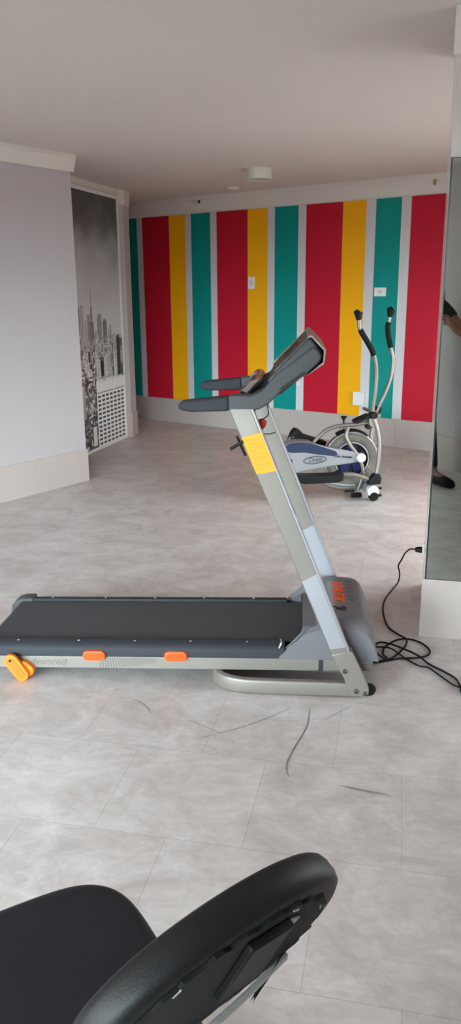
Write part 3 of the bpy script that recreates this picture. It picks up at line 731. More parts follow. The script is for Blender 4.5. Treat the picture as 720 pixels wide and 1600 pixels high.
# console box between the arms, face tilted up towards the runner
def along(s, z, o=0.0): return (s, z)
p = [(-0.372, 1.205), (-0.232, 1.345), (-0.222, 1.347), (-0.184, 1.300), (-0.180, 1.282), (-0.194, 1.262), (-0.330, 1.150), (-0.352, 1.160)]
bm = new(); prism(bm, p, 0.030, 0.650); con = obj('console', bm, M['midgrey'], T, bevel=0.008, seg=3)
bm = new(); prism(bm, [(-0.3525, 1.232), (-0.236, 1.3485), (-0.232, 1.3445), (-0.3485, 1.228)], 0.06, 0.62); DISP = obj('display_panel', bm, mat('console_face', (44, 42, 44), 0.35), con, bevel=0.001)
bm = new(); prism(bm, [(-0.236, 1.349), (-0.221, 1.351), (-0.178, 1.306), (-0.180, 1.268), (-0.232, 1.226), (-0.234, 1.222), (-0.176, 1.262), (-0.171, 1.310), (-0.219, 1.358), (-0.232, 1.357)], 0.012, 0.668); obj('back_cover', bm, M['silver'], con, bevel=0.0015)
bm = new(); prism(bm, [(-0.200, 1.297), (-0.190, 1.288), (-0.262, 1.222), (-0.335, 1.168), (-0.340, 1.178)], 0.656, 0.660); obj('seam', bm, M['black'], con)
bm = new(); box(bm, -0.33, -0.26, 0.25, 0.43, 1.228, 1.232)
for v in bm.verts:
    x, z = v.co.x+0.295, v.co.z-1.23; v.co.x = -0.293+x*0.707-z*0.707; v.co.z = 1.2905+x*0.707+z*0.707
obj('screen', bm, M['black'], con)
bm = new(); prism(bm, [(-0.374, 1.2115), (-0.236, 1.3495), (-0.233, 1.3465), (-0.371, 1.2085)], 0.640, 0.652); obj('edge_strip', bm, mat('copper_trim', (150, 100, 58), 0.35, metal=0.3), con)
# pulse bar between the arms and its support
bm = new(); tube(bm, smooth_path([(-0.455, 0.050, 1.150), (-0.430, 0.10, 1.175), (-0.415, 0.20, 1.180), (-0.415, 0.48, 1.180), (-0.430, 0.58, 1.175), (-0.455, 0.63, 1.150)], 6), 0.017, 14); obj('pulse_bar', bm, M['chrome'], T, smooth=True)
bm = new(); prism(bm, [(-0.43, 1.120), (-0.345, 1.165), (-0.352, 1.195), (-0.44, 1.150)], 0.055, 0.625); obj('lower_tray', bm, M['black'], T, bevel=0.004)
bm = new(); prism(bm, [(-0.50, 1.085), (-0.44, 1.085), (-0.445, 1.120), (-0.50, 1.120)], 0.04, 0.64); obj('upper_crossbar', bm, M['silver'], T, bevel=0.003)
bm = new(); lathe(bm, [(0.008, -0.004), (0.008, 0.0)], (-0.262, -0.001, 1.196), 'y', 12); prism(bm, [(-0.262, 1.190), (-0.250, 1.202), (-0.246, 1.200), (-0.254, 1.186)], 0.0, 0.004); obj('height_latch', bm, M['silver_pale'], T)
# red safety key on its cord
bm = new(); tube(bm, smooth_path([(-0.415, 0.10, 1.11), (-0.418, 0.09, 1.075), (-0.412, 0.085, 1.05)], 5), 0.002, 6); tube(bm, smooth_path([(-0.40, 0.09, 1.03), (-0.395, 0.09, 1.01), (-0.37, 0.10, 1.002), (-0.345, 0.12, 1.005)], 5), 0.002, 6); tube(bm, smooth_path([(-0.375, 0.12, 1.11), (-0.372, 0.12, 1.07), (-0.395, 0.10, 1.055)], 5), 0.002, 6)
obj('key_cord', bm, M['black'], T)
bm = new(); prism(bm, [(-0.418, 1.036), (-0.408, 1.056), (-0.388, 1.062), (-0.374, 1.048), (-0.380, 1.032), (-0.392, 1.018), (-0.400, 1.008), (-0.410, 1.014)], 0.078, 0.098); k = obj('safety_key', bm, M['redp'], T, bevel=0.004); k['label'] = 'red safety key'

# ------------------------------------------------------------------ elliptical trainer
E = empty('elliptical_trainer', (1.0, 5.85, 0.0), math.radians(8))
tag(E, 'silver elliptical trainer with a fan wheel and tall moving handles, beside the striped wall', 'elliptical trainer')
def tb(name, pts, r, m, parent=E, n=8, **k):
    bm = new(); tube(bm, smooth_path(pts, n), r, 12, **k); return obj(name, bm, M[m], parent, smooth=True)
# stabilisers
bm = new(); cyl(bm, (0.03, -0.165, 0.072), (0.03, 0.19, 0.072), 0.040, 28); fs = obj('front_stabiliser', bm, M['silver_pale'], E, smooth=True)
for y0, y1 in ((-0.225, -0.165), (0.19, 0.25)):
    bm = new(); cyl(bm, (0.03, y0, 0.072), (0.03, y1, 0.072), 0.043, 28); obj('end_cap', bm, M['plastic_w'], fs, bevel=0.006)
    bm = new(); cyl(bm, (0.035, y0-0.004, 0.034), (0.035, y0+0.045, 0.034), 0.034, 24); obj('transport_wheel', bm, M['rubber'], fs, bevel=0.004)
    for a, b in ((0.075, 0.095), (0.078, 0.040)):
        bm = new(); cyl(bm, (a-0.005, y0+0.01, b), (a+0.016, y0+0.01, b), 0.010, 12); obj('adjuster_knob', bm, M['black'], fs)
bm = new(); cyl(bm, (-0.60, -0.17, 0.040), (-0.60, 0.17, 0.040), 0.030, 24); rs = obj('rear_stabiliser', bm, M['tube'], E, smooth=True)
for y0, y1 in ((-0.21, -0.165), (0.165, 0.21)):
    bm = new(); cyl(bm, (-0.60, y0, 0.040), (-0.60, y1, 0.040), 0.038, 20); obj('end_cap', bm, M['rubber'], rs, bevel=0.004)
bm = new(); torus(bm, (-0.625, -0.10, 0.125), 0.024, 0.009, 'y', 24, 8); cyl(bm, (-0.625, -0.105, 0.125), (-0.625, -0.09, 0.125), 0.012, 12); obj('rear_roller', bm, M['black'], E, smooth=True)
tb('rear_bracket', [(-0.625, -0.09, 0.125), (-0.60, -0.07, 0.085), (-0.57, -0.04, 0.070)], 0.020, 'bolt')
# frame tubes
tb('main_frame', [(-0.60, 0, 0.060), (-0.50, 0, 0.135), (-0.345, 0, 0.135), (-0.25, 0, 0.085), (-0.15, 0, 0.058), (-0.02, 0, 0.060), (0.02, 0, 0.066)], 0.024, 'tube')
tb('front_post', [(0.03, 0, 0.10), (0.055, 0, 0.30), (0.075, 0, 0.50), (0.078, 0, 0.64)], 0.019, 'tube')
tb('top_tube', [(-0.395, 0, 0.395), (-0.34, 0, 0.455), (-0.27, 0, 0.510), (-0.18, 0, 0.535), (-0.08, 0, 0.540), (0.07, 0, 0.553)], 0.015, 'tube')
tb('near_strut', [(-0.130, -0.06, 0.530), (-0.148, -0.07, 0.470), (-0.120, -0.08, 0.405), (-0.070, -0.095, 0.335), (-0.030, -0.10, 0.255), (-0.018, -0.10, 0.180), (-0.045, -0.09, 0.060)], 0.014, 'tube')
tb('far_strut', [(-0.130, 0.06, 0.530), (-0.148, 0.07, 0.470), (-0.120, 0.08, 0.405), (-0.070, 0.095, 0.335), (-0.030, 0.10, 0.255), (-0.018, 0.10, 0.180), (-0.045, 0.09, 0.060)], 0.014, 'tube')
tb('rear_loop', [(-0.345, 0.02, 0.150), (-0.25, -0.03, 0.110), (-0.14, -0.05, 0.090), (-0.06, -0.05, 0.085)], 0.012, 'silver_pale')
for y in (-0.09, 0.09):
    bm = new(); box(bm, -0.10, -0.02, y-0.018, y+0.018, 0.0, 0.034); obj('strut_foot', bm, M['black'], E, bevel=0.008)
# fan wheel: caged grey ring, blue inner disc
bm = new(); wc = (-0.092, 0.0, 0.282)
lathe(bm, [(0.128, -0.035), (0.150, -0.052), (0.186, -0.052), (0.203, -0.034), (0.205, 0.0), (0.203, 0.034), (0.186, 0.052), (0.150, 0.052), (0.128, 0.035)], wc, 'y', 64)
for f in [f for f in bm.faces if len(f.verts) > 8]: bmesh.ops.delete(bm, geom=[f], context='FACES_ONLY')
fw = obj('fan_wheel', bm, M['ring'], E, smooth=True)
bm = new()
for k in range(5): torus(bm, wc[:1]+(-0.054,)+wc[2:], 0.138+k*0.014, 0.0020, 'y', 56, 6)
for k in range(40):
    a = 2*PI*k/40; c, s = math.cos(a), math.sin(a)
    tube(bm, [(wc[0]+0.130*c, -0.045, wc[2]+0.130*s), (wc[0]+0.155*c, -0.056, wc[2]+0.155*s), (wc[0]+0.196*c, -0.048, wc[2]+0.196*s)], 0.0018, 6)
obj('cage_wire', bm, M['tube'], fw, smooth=True)
bm = new(); torus(bm, (wc[0], -0.048, wc[2]), 0.129, 0.0055, 'y', 56, 8); torus(bm, (wc[0], -0.032, wc[2]), 0.204, 0.006, 'y', 64, 8); obj('bright_rim', bm, M['silver_pale'], fw, smooth=True)
bm = new(); lathe(bm, [(0.126, -0.030), (0.127, 0.030)], wc, 'y', 48); hub = obj('wheel_disc', bm, M['black'], fw, smooth=True)
bm = new()
for k in range(5):
    a = 2*PI*k/5+0.35
    pts = [(wc[0]+r_*math.cos(a+q), wc[2]+r_*math.sin(a+q)) for r_, q in ((0.035, -0.4), (0.110, -0.42), (0.113, -0.15), (0.113, 0.12), (0.108, 0.36), (0.035, 0.4))]
    prism(bm, pts, -0.036, -0.0305)
obj('blue_segment', bm, M['navy_dk'], hub)
bm = new(); torus(bm, (wc[0]-0.005, 0, wc[2]+0.02), 0.196, 0.014, 'y', 24, 10, a0=math.radians(52), a1=math.radians(122), sy=3.0); obj('fender', bm, M['black'], E, smooth=True)
# shroud
p = [(-0.040, 0.330), (-0.055, 0.345), (-0.16, 0.368), (-0.28, 0.392), (-0.40, 0.425), (-0.48, 0.434), (-0.56, 0.430), (-0.62, 0.405), (-0.655, 0.35), (-0.665, 0.29), (-0.645, 0.23), (-0.60, 0.195), (-0.557, 0.195), (-0.45, 0.222), (-0.295, 0.245), (-0.15, 0.262), (-0.060, 0.272), (-0.035, 0.295)]
bm = new(); prism(bm, p, -0.105, -0.062); sh = obj('shroud', bm, M['shroud'], E, bevel=0.010, seg=3)
bm = new(); prism(bm, p[4:15]+[(-0.295, 0.34)], -0.062, 0.085); obj('shroud_core', bm, M['shroud'], sh, bevel=0.01)
bp_ = [(-0.225, 0.352), (-0.240, 0.366), (-0.33, 0.398), (-0.42, 0.427), (-0.50, 0.4365), (-0.575, 0.431), (-0.618, 0.410), (-0.635, 0.375), (-0.56, 0.362), (-0.47, 0.362), (-0.36, 0.342), (-0.25, 0.328), (-0.218, 0.334)]
bm = new(); prism(bm, bp_, -0.109, -0.100); obj('blue_panel', bm, M['navy'], sh, bevel=0.003)
bm = new()
for k in range(1):
    pts = [Vector((-0.390+0.085*math.cos(a), -0.1065, 0.303+0.026*math.sin(a)+0.006*math.cos(a))) for a in [2*PI*q/40 for q in range(40)]]
    tube(bm, pts, 0.0042, 8, closed=True, up=(0, 1, 0))
obj('oval_logo_ring', bm, mat('logo_dark', (70, 72, 82), 0.4), sh)
def em(x, z, rot=0): return Matrix.Translation((x, -0.1062, z)) @ Matrix.Rotation(-rot, 4, 'Y') @ Matrix.Rotation(PI/2, 4, 'X')
text_obj('oval_logo', 'Orbit', 0.046, bpy.data.materials['logo_dark'], sh, em(-0.392, 0.303, 0.05), shear=0.3, bold=0.001)
text_obj('model_lettering', 'DUAL TRAINER', 0.020, M['black'], sh, em(-0.178, 0.319, -0.10), bold=0.0008)
bm = new(); lathe(bm, [(0.035, -0.105), (0.035, -0.122), (0.030, -0.135), (0.016, -0.143), (0.004, -0.145)], (-0.040, 0, 0.309), 'y', 28); obj('crank_cap', bm, M['plastic_w'], E, smooth=True)
bm = new(); lathe(bm, [(0.022, -0.100), (0.022, -0.116), (0.012, -0.122)], (-0.585, 0, 0.300), 'y', 20); obj('rear_axle_cap', bm, M['black'], E, smooth=True)
bm = new(); torus(bm, (-0.53, 0.0, 0.30), 0.150, 0.012, 'y', 20, 8, a0=math.radians(160), a1=math.radians(235)); obj('rear_guard', bm, M['black'], E, smooth=True)
# pedals and their arms
def pedal(y, dx, dz):
    # a foot tray: flat tread with a raised toe
    pr = [(-0.575+dx, 0.165+dz), (-0.50+dx, 0.140+dz), (-0.25+dx, 0.140+dz), (-0.205+dx, 0.155+dz), (-0.198+dx, 0.205+dz), (-0.215+dx, 0.218+dz), (-0.26+dx, 0.196+dz), (-0.53+dx, 0.202+dz), (-0.575+dx, 0.215+dz)]
    bm = new(); prism(bm, pr, y-0.055, y+0.055); return obj('pedal', bm, M['black'], E, bevel=0.006, seg=3)
pedal(-0.175, 0.0, 0.012)
bm = new(); pr = [(-0.535, 0.405), (-0.510, 0.470), (-0.485, 0.498), (-0.455, 0.490), (-0.420, 0.452), (-0.24, 0.392), (-0.262, 0.345), (-0.45, 0.385), (-0.50, 0.39)]
prism(bm, pr, 0.12, 0.22); obj('pedal', bm, M['black'], E, bevel=0.006, seg=3)
bm = new(); torus(bm, (-0.520, 0.12, 0.420), 0.018, 0.008, 'y', 16, 8, a0=0.6, a1=4.6); obj('pedal_clip', bm, M['bolt'], E, smooth=True)
tb('pedal_arm', [(-0.30, -0.155, 0.165), (-0.223, -0.155, 0.190), (-0.15, -0.155, 0.198), (-0.06, -0.16, 0.180), (0.035, -0.17, 0.145)], 0.017, 'tube')
tb('pedal_arm', [(-0.30, 0.155, 0.350), (-0.20, 0.155, 0.33), (-0.10, 0.16, 0.30), (0.03, 0.17, 0.26), (0.09, 0.18, 0.24)], 0.017, 'tube')
for y, x, z in ((-0.18, 0.058, 0.155), (0.18, 0.115, 0.25)):
    bm = new(); prism(bm, [(x-0.068, z-0.035), (x-0.062, z-0.005), (x-0.018, z+0.048), (x+0.022, z+0.044), (x+0.036, z+0.015), (x+0.030, z-0.032)], y-0.032, y+0.032); obj('arm_joint', bm, M['black'], E, bevel=0.010, seg=3)
# moving handles
def handle(pts, ncut, gstart, gend, off):
    path = smooth_path(pts, 10)
    bm = new(); tube(bm, path, 0.0155, 12); h = obj('moving_handle', bm, M['tube'], E, smooth=True)
    bm = new(); tube(bm, path[gstart:gend], 0.020, 12); obj('foam_grip', bm, M['rubber'], h, smooth=True)
    p = path[0]; q = (path[0]-path[3]).normalized()
    bm = new(); tube(bm, [p-q*0.035, p-q*0.01, p+q*0.018, p+q*0.026+Vector((off, 0, 0))], [0.018, 0.024, 0.034, 0.022], 14); obj('end_knob', bm, M['black'], h, smooth=True)
    return h
handle([(-0.126, -0.20, 1.345), (-0.120, -0.20, 1.30), (-0.110, -0.20, 1.245), (-0.052, -0.20, 1.155), (-0.006, -0.195, 1.075), (0.024, -0.18, 0.97), (0.028, -0.17, 0.82), (0.020, -0.155, 0.70), (0.028, -0.15, 0.62), (0.055, -0.165, 0.54), (0.075, -0.175, 0.42), (0.070, -0.18, 0.28), (0.055, -0.18, 0.17)], 0, 20, 42, 0.006)
handle([(0.246, 0.20, 1.350), (0.240, 0.20, 1.30), (0.228, 0.20, 1.24), (0.238, 0.20, 1.17), (0.262, 0.20, 1.08), (0.280, 0.19, 1.00), (0.268, 0.18, 0.885), (0.225, 0.165, 0.765), (0.170, 0.155, 0.655), (0.135, 0.15, 0.56), (0.130, 0.165, 0.45), (0.125, 0.18, 0.35), (0.115, 0.18, 0.26)], 0, 14, 40, 0.010)
bm = new(); cyl(bm, (0.062, -0.185, 0.632), (0.062, 0.185, 0.632), 0.013, 16); obj('pivot_axle', bm, M['tube'], E, smooth=True)
for x, y, z in ((0.022, -0.17, 0.650), (0.165, 0.17, 0.640)):
    bm = new(); cyl(bm, (x, y-0.030, z-0.015), (x, y+0.030, z-0.015), 0.026, 18); obj('pivot_bush', bm, M['black'], E, bevel=0.005)
bm = new(); box(bm, 0.035, 0.10, -0.035, 0.035, 0.520, 0.590); obj('post_clamp', bm, M['tube'], E, bevel=0.006)
bm = new(); cyl(bm, (0.030, -0.05, 0.525), (0.030, 0.0, 0.525), 0.018, 14); obj('clamp_knob', bm, M['black'], E, bevel=0.003)
bm = new(); prism(bm, [(-0.085, 0.560), (-0.080, 0.580), (0.02, 0.622), (0.045, 0.620), (0.05, 0.598), (0.00, 0.580), (-0.06, 0.556)], -0.06, 0.02); obj('display_console', bm, M['black'], E, bevel=0.007, seg=3)
bm = new(); lathe(bm, [(0.006, 0.530), (0.007, 0.575), (0.022, 0.598), (0.022, 0.606), (0.006, 0.607)], (-0.150, 0.0, 0), 'z', 18); obj('tension_knob', bm, M['black'], E, smooth=True)

# ------------------------------------------------------------------ office chair in the foreground
CH = empty('office_chair', (-0.277, 0.96, 0.0)); tag(CH, 'black vinyl office chair with worn backrest lining, cut off at the bottom', 'chair')
O2 = Vector((-0.277, 0.96, 0.0))
def loc3(v): return Vector(v)-O2
# seat frame: wd across, fd to the front
sw = Vector((math.sin(math.radians(60)), math.cos(math.radians(60)), 0)); sf = Vector((-sw.y, sw.x, 0))
SC = sw*0.205+sf*0.975
def cushion(name, center, ax, ay, az_, hw, hh, th, m, parent, e=3.0, dome=0.012, rings=((0.0, 1.0), (0.5, 1.0), (0.82, 0.975), (0.94, 0.92), (1.0, 0.80))):
    """pillow: superellipse outline, th thick along az_, softly domed"""
    bm = new(); N_ = 64
    def out(k, sc):
        a = 2*PI*k/N_; c, s = math.cos(a), math.sin(a)
        return math.copysign(abs(c)**(2/e), c)*hw*sc, math.copysign(abs(s)**(2/e), s)*hh*sc
    layers = []
    prof = [(-0.5, 0.86), (-0.47, 0.93), (-0.36, 0.98), (-0.15, 1.0), (0.15, 1.0), (0.33, 0.985), (0.43, 0.955), (0.485, 0.91), (0.5, 0.85)]
    prof += [(0.5+dome/th*0.5, 0.6), (0.5+dome/th*0.9, 0.3)]
    for h, sc in prof:
        layers.append([bm.verts.new(center+ax*x+ay*y+az_*(h*th)) for x, y in (out(k, sc) for k in range(N_))])
    for A, B in zip(layers, layers[1:]):
        for k in range(N_): bm.faces.new((A[k], A[(k+1) % N_], B[(k+1) % N_], B[k]))
    bm.faces.new(layers[0][::-1]); bm.faces.new(layers[-1])
    return obj(name, bm, m, parent, smooth=True)
Z3 = Vector((0, 0, 1))
cushion('seat_cushion', loc3((SC.x, SC.y, 0.425)), sw, sf, Z3, 0.228, 0.226, 0.075, M['vinyl'], CH, e=4.2, dome=0.004)
cushion('seat_pan', loc3((SC.x, SC.y, 0.377)), sw, sf, Z3, 0.20, 0.20, 0.022, M['black'], CH, e=4.0, dome=0.001)
# backrest
ba = math.radians(50.5); bw = Vector((math.sin(ba), math.cos(ba), 0)); bn = Vector((math.cos(ba), -math.sin(ba), 0)); tl = math.radians(24.6)
bu = Z3*math.cos(tl)+bn*math.sin(tl); bq = bn*math.cos(tl)-Z3*math.sin(tl)      # bq points out of the back of the pad
BC = Vector((-0.009, 0.747, 0.722))
back = cushion('backrest_cushion', loc3(BC-bq*0.024), bw, bu, -bq, 0.191, 0.131, 0.048, M['vinyl2'], CH, e=2.1, dome=0.006)
def bp(u, v, o=0.0): return loc3(BC+bw*u+bu*v+bq*o)
# stapled lining: recessed dark field with a ragged edge
bm = new(); N_ = 90; rim = []; e = 2.1
for k in range(N_):
    a = 2*PI*k/N_; c, s = math.cos(a), math.sin(a); sc = 0.80+0.022*math.sin(k*1.7)+0.018*random.uniform(-1, 1)
    rim.append(bm.verts.new(bp(math.copysign(abs(c)**(2/e), c)*0.191*sc, math.copysign(abs(s)**(2/e), s)*0.131*sc, 0.0045)))
rim2 = [bm.verts.new(bp(0, 0, -0.001)+(v.co-bp(0, 0, 0.0045))*1.01) for v in rim]
bm.faces.new(rim)
for k in range(N_): bm.faces.new((rim[k], rim2[k], rim2[(k+1) % N_], rim[(k+1) % N_]))
obj('backrest_lining', bm, M['fabric'], back)
# staples, torn strip, metal support
def plate3(bm, u0, u1, v0, v1, o0, o1, rot=0.0):
    cu, cv = (u0+u1)/2, (v0+v1)/2; c, s = math.cos(rot), math.sin(rot)
    vs = []
    for u in (u0, u1):
        for v in (v0, v1):
            for o in (o0, o1):
                x, y = u-cu, v-cv; vs.append(bm.verts.new(bp(cu+x*c-y*s, cv+x*s+y*c, o)))
    for q in ((0,1,3,2),(4,6,7,5),(0,4,5,1),(2,3,7,6),(0,2,6,4),(1,5,7,3)): bm.faces.new([vs[i] for i in q])
bm = new()
plate3(bm, 0.045, 0.092, 0.056, 0.070, 0.004, 0.0065, -0.55); obj('exposed_bracket', bm, M['steel_bar'], back)
for k in (1, 4, 9, 15, 20):
    a = 2*PI*k/26+0.1; c, s = math.cos(a), math.sin(a)
    u = math.copysign(abs(c)**(2/e), c)*0.191*0.765; v = math.copysign(abs(s)**(2/e), s)*0.131*0.765
    bm = new(); plate3(bm, u-0.006, u+0.006, v-0.0010, v+0.0010, 0.004, 0.0058, a+PI/2); obj('staple', bm, M['steel_bar'], back)
bm = new(); plate3(bm, -0.010, 0.060, -0.030, 0.085, 0.004, 0.016, -0.12); obj('mounting_block', bm, M['black'], CH, bevel=0.003)
# bent flat bar from the block down to the seat pan
us = loc3((SC.x, SC.y, 0.352)); 
barp = [bp(0.100, -0.036, 0.014), bp(0.03, -0.060, 0.020), bp(-0.035, -0.083, 0.022), bp(-0.09, -0.115, 0.018)]
e0 = barp[-1]; end = us-sf*0.06
barp += [Vector((e0.x+(end.x-e0.x)*0.12, e0.y+(end.y-e0.y)*0.12, 0.39)), Vector((e0.x+(end.x-e0.x)*0.35, e0.y+(end.y-e0.y)*0.35, 0.345)), Vector((end.x, end.y, 0.345))]
bm = new(); tube(bm, smooth_path(barp, 6), 0.02, 16, sq=(0.026, 0.006), up=tuple(bq)); obj('back_support_bar', bm, M['steel_bar'], CH, smooth=True)
# torn fabric strip beside the bar
bm = new(); A = []; 
for k in range(24):
    t = k/23; v = 0.0-0.13*t; w = 0.012+0.008*math.sin(t*19)+0.004*random.uniform(-1, 1)
    A.append((bm.verts.new(bp(0.070, v, 0.020)), bm.verts.new(bp(0.078+w, v, 0.012)), bm.verts.new(bp(0.070, v, 0.016))))
for p_, q_ in zip(A, A[1:]): bm.faces.new((p_[0], q_[0], q_[1], p_[1])); bm.faces.new((p_[1], q_[1], q_[2], p_[2]))
obj('torn_fabric', bm, M['fabric'], back)
# gas column, five-star base, castors
bm = new(); cyl(bm, us+Vector((0, 0, -0.02)), Vector((us.x, us.y, 0.12)), 0.026, 20); obj('gas_column', bm, M['black'], CH, smooth=True)
bm = new(); b0 = us-Vector((0.08, 0.06, 0)); box(bm, us.x-0.09, us.x+0.09, us.y-0.06, us.y+0.06, 0.325, 0.358); obj('tilt_mechanism', bm, M['black'], CH, bevel=0.006)
for k in range(5):
    a = 2*PI*k/5+0.35; dv = Vector((math.cos(a), math.sin(a), 0)); c0 = Vector((us.x, us.y, 0.115))
    bm = new(); tube(bm, [c0+dv*0.01, c0+dv*0.12+Vector((0, 0, -0.008)), c0+dv*0.26+Vector((0, 0, -0.030))], [0.026, 0.022, 0.015], 10); lg = obj('base_leg', bm, M['black'], CH, smooth=True)
    w0 = c0+dv*0.255; sd = Vector((-dv.y, dv.x, 0))
    bm = new(); cyl(bm, Vector((w0.x, w0.y, 0.09)), Vector((w0.x, w0.y, 0.04)), 0.008, 10)
    for q in (-1, 1): cyl(bm, Vector((w0.x, w0.y, 0.025))+sd*0.006*q, Vector((w0.x, w0.y, 0.025))+sd*0.020*q, 0.025, 18)
    obj('castor', bm, M['rubber'], lg, smooth=True)

# ------------------------------------------------------------------ the photographer, seen in the mirror
def skin(name, verts, edges, radii, m, parent, root=0, sub=2):
    me = bpy.data.meshes.new(name); me.from_pydata(verts, edges, []); o = bpy.data.objects.new(name, me); COL.objects.link(o)
    o.modifiers.new('skin', 'SKIN'); s = o.modifiers.new('sub', 'SUBSURF'); s.levels = sub; s.render_levels = sub
    sv = me.skin_vertices[0].data if me.skin_vertices else None
    if sv is None:
        bpy.context.view_layer.objects.active = o
        sv = me.skin_vertices[0].data
    for i, r in enumerate(radii): sv[i].radius = (r, r) if not isinstance(r, tuple) else r
    sv[root].use_root = True
    dg = bpy.context.evaluated_depsgraph_get(); dg.update()
    m2 = bpy.data.meshes.new_from_object(o.evaluated_get(dg)); m2.name = name
    bpy.data.objects.remove(o)
    return m2
PX, PY = -0.200, -0.175
V = []; Eg = []; R_ = []
def vt(p, r, prev=None):
    V.append(p); R_.append(r); i = len(V)-1
    if prev is not None: Eg.append((prev, i))
    return i
pel = vt((PX, PY, 0.95), (0.125, 0.095)); wa = vt((PX, PY-0.005, 1.10), (0.115, 0.085), pel); ch = vt((PX, PY-0.01, 1.28), (0.135, 0.095), wa); nb = vt((PX, PY-0.005, 1.43), (0.075, 0.06), ch)
nk = vt((PX+0.005, PY+0.005, 1.50), 0.052, nb); hd0 = vt((PX+0.010, PY+0.022, 1.565), (0.066, 0.078), nk); hd1 = vt((PX+0.012, PY+0.022, 1.64), (0.074, 0.092), hd0); hd2 = vt((PX+0.012, PY+0.012, 1.705), (0.055, 0.07), hd1)
# arms
rs_ = vt((PX+0.155, PY-0.005, 1.395), 0.056, nb); re = vt((0.235, -0.060, 1.150), 0.042, rs_); rw = vt((0.150, 0.008, 1.195), 0.027, re); rh = vt((0.098, 0.004, 1.265), (0.034, 0.020), rw)
ls = vt((PX-0.155, PY-0.005, 1.395), 0.056, nb); le = vt((-0.265, -0.060, 1.160), 0.042, ls); lw = vt((-0.120, -0.015, 1.290), 0.027, le); lh = vt((-0.070, -0.020, 1.345), (0.034, 0.020), lw)
# legs
rhp = vt((PX+0.095, PY, 0.86), 0.090, pel); rk = vt((-0.03, 0.02, 0.50), 0.058, rhp); ra = vt((0.105, 0.300, 0.09), 0.040, rk); rt_ = vt((0.265, 0.405, 0.035), (0.040, 0.028), ra)
lhp = vt((PX-0.095, PY, 0.86), 0.090, pel); lk = vt((-0.180, -0.130, 0.48), 0.062, lhp); la = vt((-0.065, -0.145, 0.09), 0.040, lk); lt = vt((0.020, -0.030, 0.035), (0.040, 0.028), la)
# fingers: four and a thumb on each hand, curled round the phone
for hp, sg, base in ((rh, 1, V[rh]), (lh, -1, V[lh])):
    bx, by, bz = base
    for k, ln in enumerate((0.9, 1.0, 0.95, 0.75)):
        oz = 0.030-0.021*k
        a = vt((bx-sg*0.020, by-0.012-0.004, bz+oz+0.01), 0.0100, hp); b = vt((bx-sg*(0.034+0.012*ln), by-0.030, bz+oz+0.016), 0.0090, a); c = vt((bx-sg*(0.048+0.018*ln), by-0.036, bz+oz+0.016), 0.0078, b)
    a = vt((bx-sg*0.012, by+0.012, bz+0.035), 0.0110, hp); b = vt((bx-sg*0.032, by+0.008, bz+0.052), 0.0092, a)
me = skin('person', V, Eg, R_, M['skin'], None, root=pel)
bmp = new(); bmp.from_mesh(me)
PO = Vector((PX, PY, 0))
def relo(bm):
    for v in bm.verts: v.co -= PO
# nose and ears grown onto the head mesh
hc = Vector((PX+0.012, PY+0.022, 1.632))
tube(bmp, [hc+Vector((0, 0.080, 0.015)), hc+Vector((0, 0.103, -0.022)), hc+Vector((0, 0.085, -0.030))], [0.008, 0.014, 0.010], 8)
for q in (-1, 1): tube(bmp, [hc+Vector((q*0.066, 0.0, 0.02)), hc+Vector((q*0.082, -0.006, 0.0)), hc+Vector((q*0.068, 0.002, -0.03))], [0.012, 0.018, 0.009], 8)
relo(bmp); per = obj('person', bmp, M['skin'], smooth=True); per.location = PO
tag(per, 'person in dark clothes holding up a phone, reflected in the mirror edge', 'person')
def cloth(name, idx, grow, m, cut=None, extra=()):
    mp_ = {i: k for k, i in enumerate(idx)}
    vs = [V[i] for i in idx]; rs2 = [tuple(x+grow for x in R_[i]) if isinstance(R_[i], tuple) else R_[i]+grow for i in idx]
    es = [(mp_[a], mp_[b]) for a, b in Eg if a in mp_ and b in mp_]
    for pos, r, pr in extra: vs.append(pos); rs2.append(r); es.append((mp_[pr], len(vs)-1))
    m3 = skin(name, vs, es, rs2, m, None, 0); b3 = new(); b3.from_mesh(m3); relo(b3)
    return obj(name, b3, m, per, smooth=True)
mid = lambda a, b, t: tuple(V[a][k]+(V[b][k]-V[a][k])*t for k in range(3))
cloth('shirt', [wa, ch, nb, rs_, ls, pel], 0.016, M['shirt'], extra=((mid(rs_, re, 0.55), 0.066, rs_), (mid(ls, le, 0.55), 0.066, ls)))
cloth('trousers', [pel, rhp, rk, ra, lhp, lk, la], 0.016, M['trousers'])
def shoe(a, t):
    A_, T_ = Vector(V[a]), Vector(V[t]); dv = (T_-A_); dv.z = 0; dv.normalize()
    bm = new(); tube(bm, [Vector((A_.x, A_.y, 0.042))-dv*0.07, Vector((A_.x, A_.y, 0.052))-dv*0.03, Vector((A_.x, A_.y, 0.052))+dv*0.03, Vector((T_.x, T_.y, 0.040))-dv*0.03, Vector((T_.x, T_.y, 0.034))+dv*0.04, Vector((T_.x, T_.y, 0.026))+dv*0.065], [0.034, 0.046, 0.048, 0.046, 0.036, 0.018], 14, sy=0.95)
    for v in bm.verts: v.co.z = max(0.001, v.co.z)
    relo(bm); obj('shoe', bm, M['black'], per, smooth=True)
shoe(ra, rt_); shoe(la, lt)
bm = new(); lathe(bm, [(0.060, -0.070), (0.084, -0.035), (0.090, 0.010), (0.086, 0.050), (0.060, 0.088), (0.020, 0.100)], (0, 0, 0), 'z', 24)
for v in bm.verts:
    v.co.y *= 1.12; v.co += hc+Vector((0, -0.022, 0.010))
    if v.co.y > hc.y+0.045 and v.co.z < hc.z+0.045: v.co.y = hc.y+0.045
relo(bm); obj('hair', bm, M['hair'], per, smooth=True)
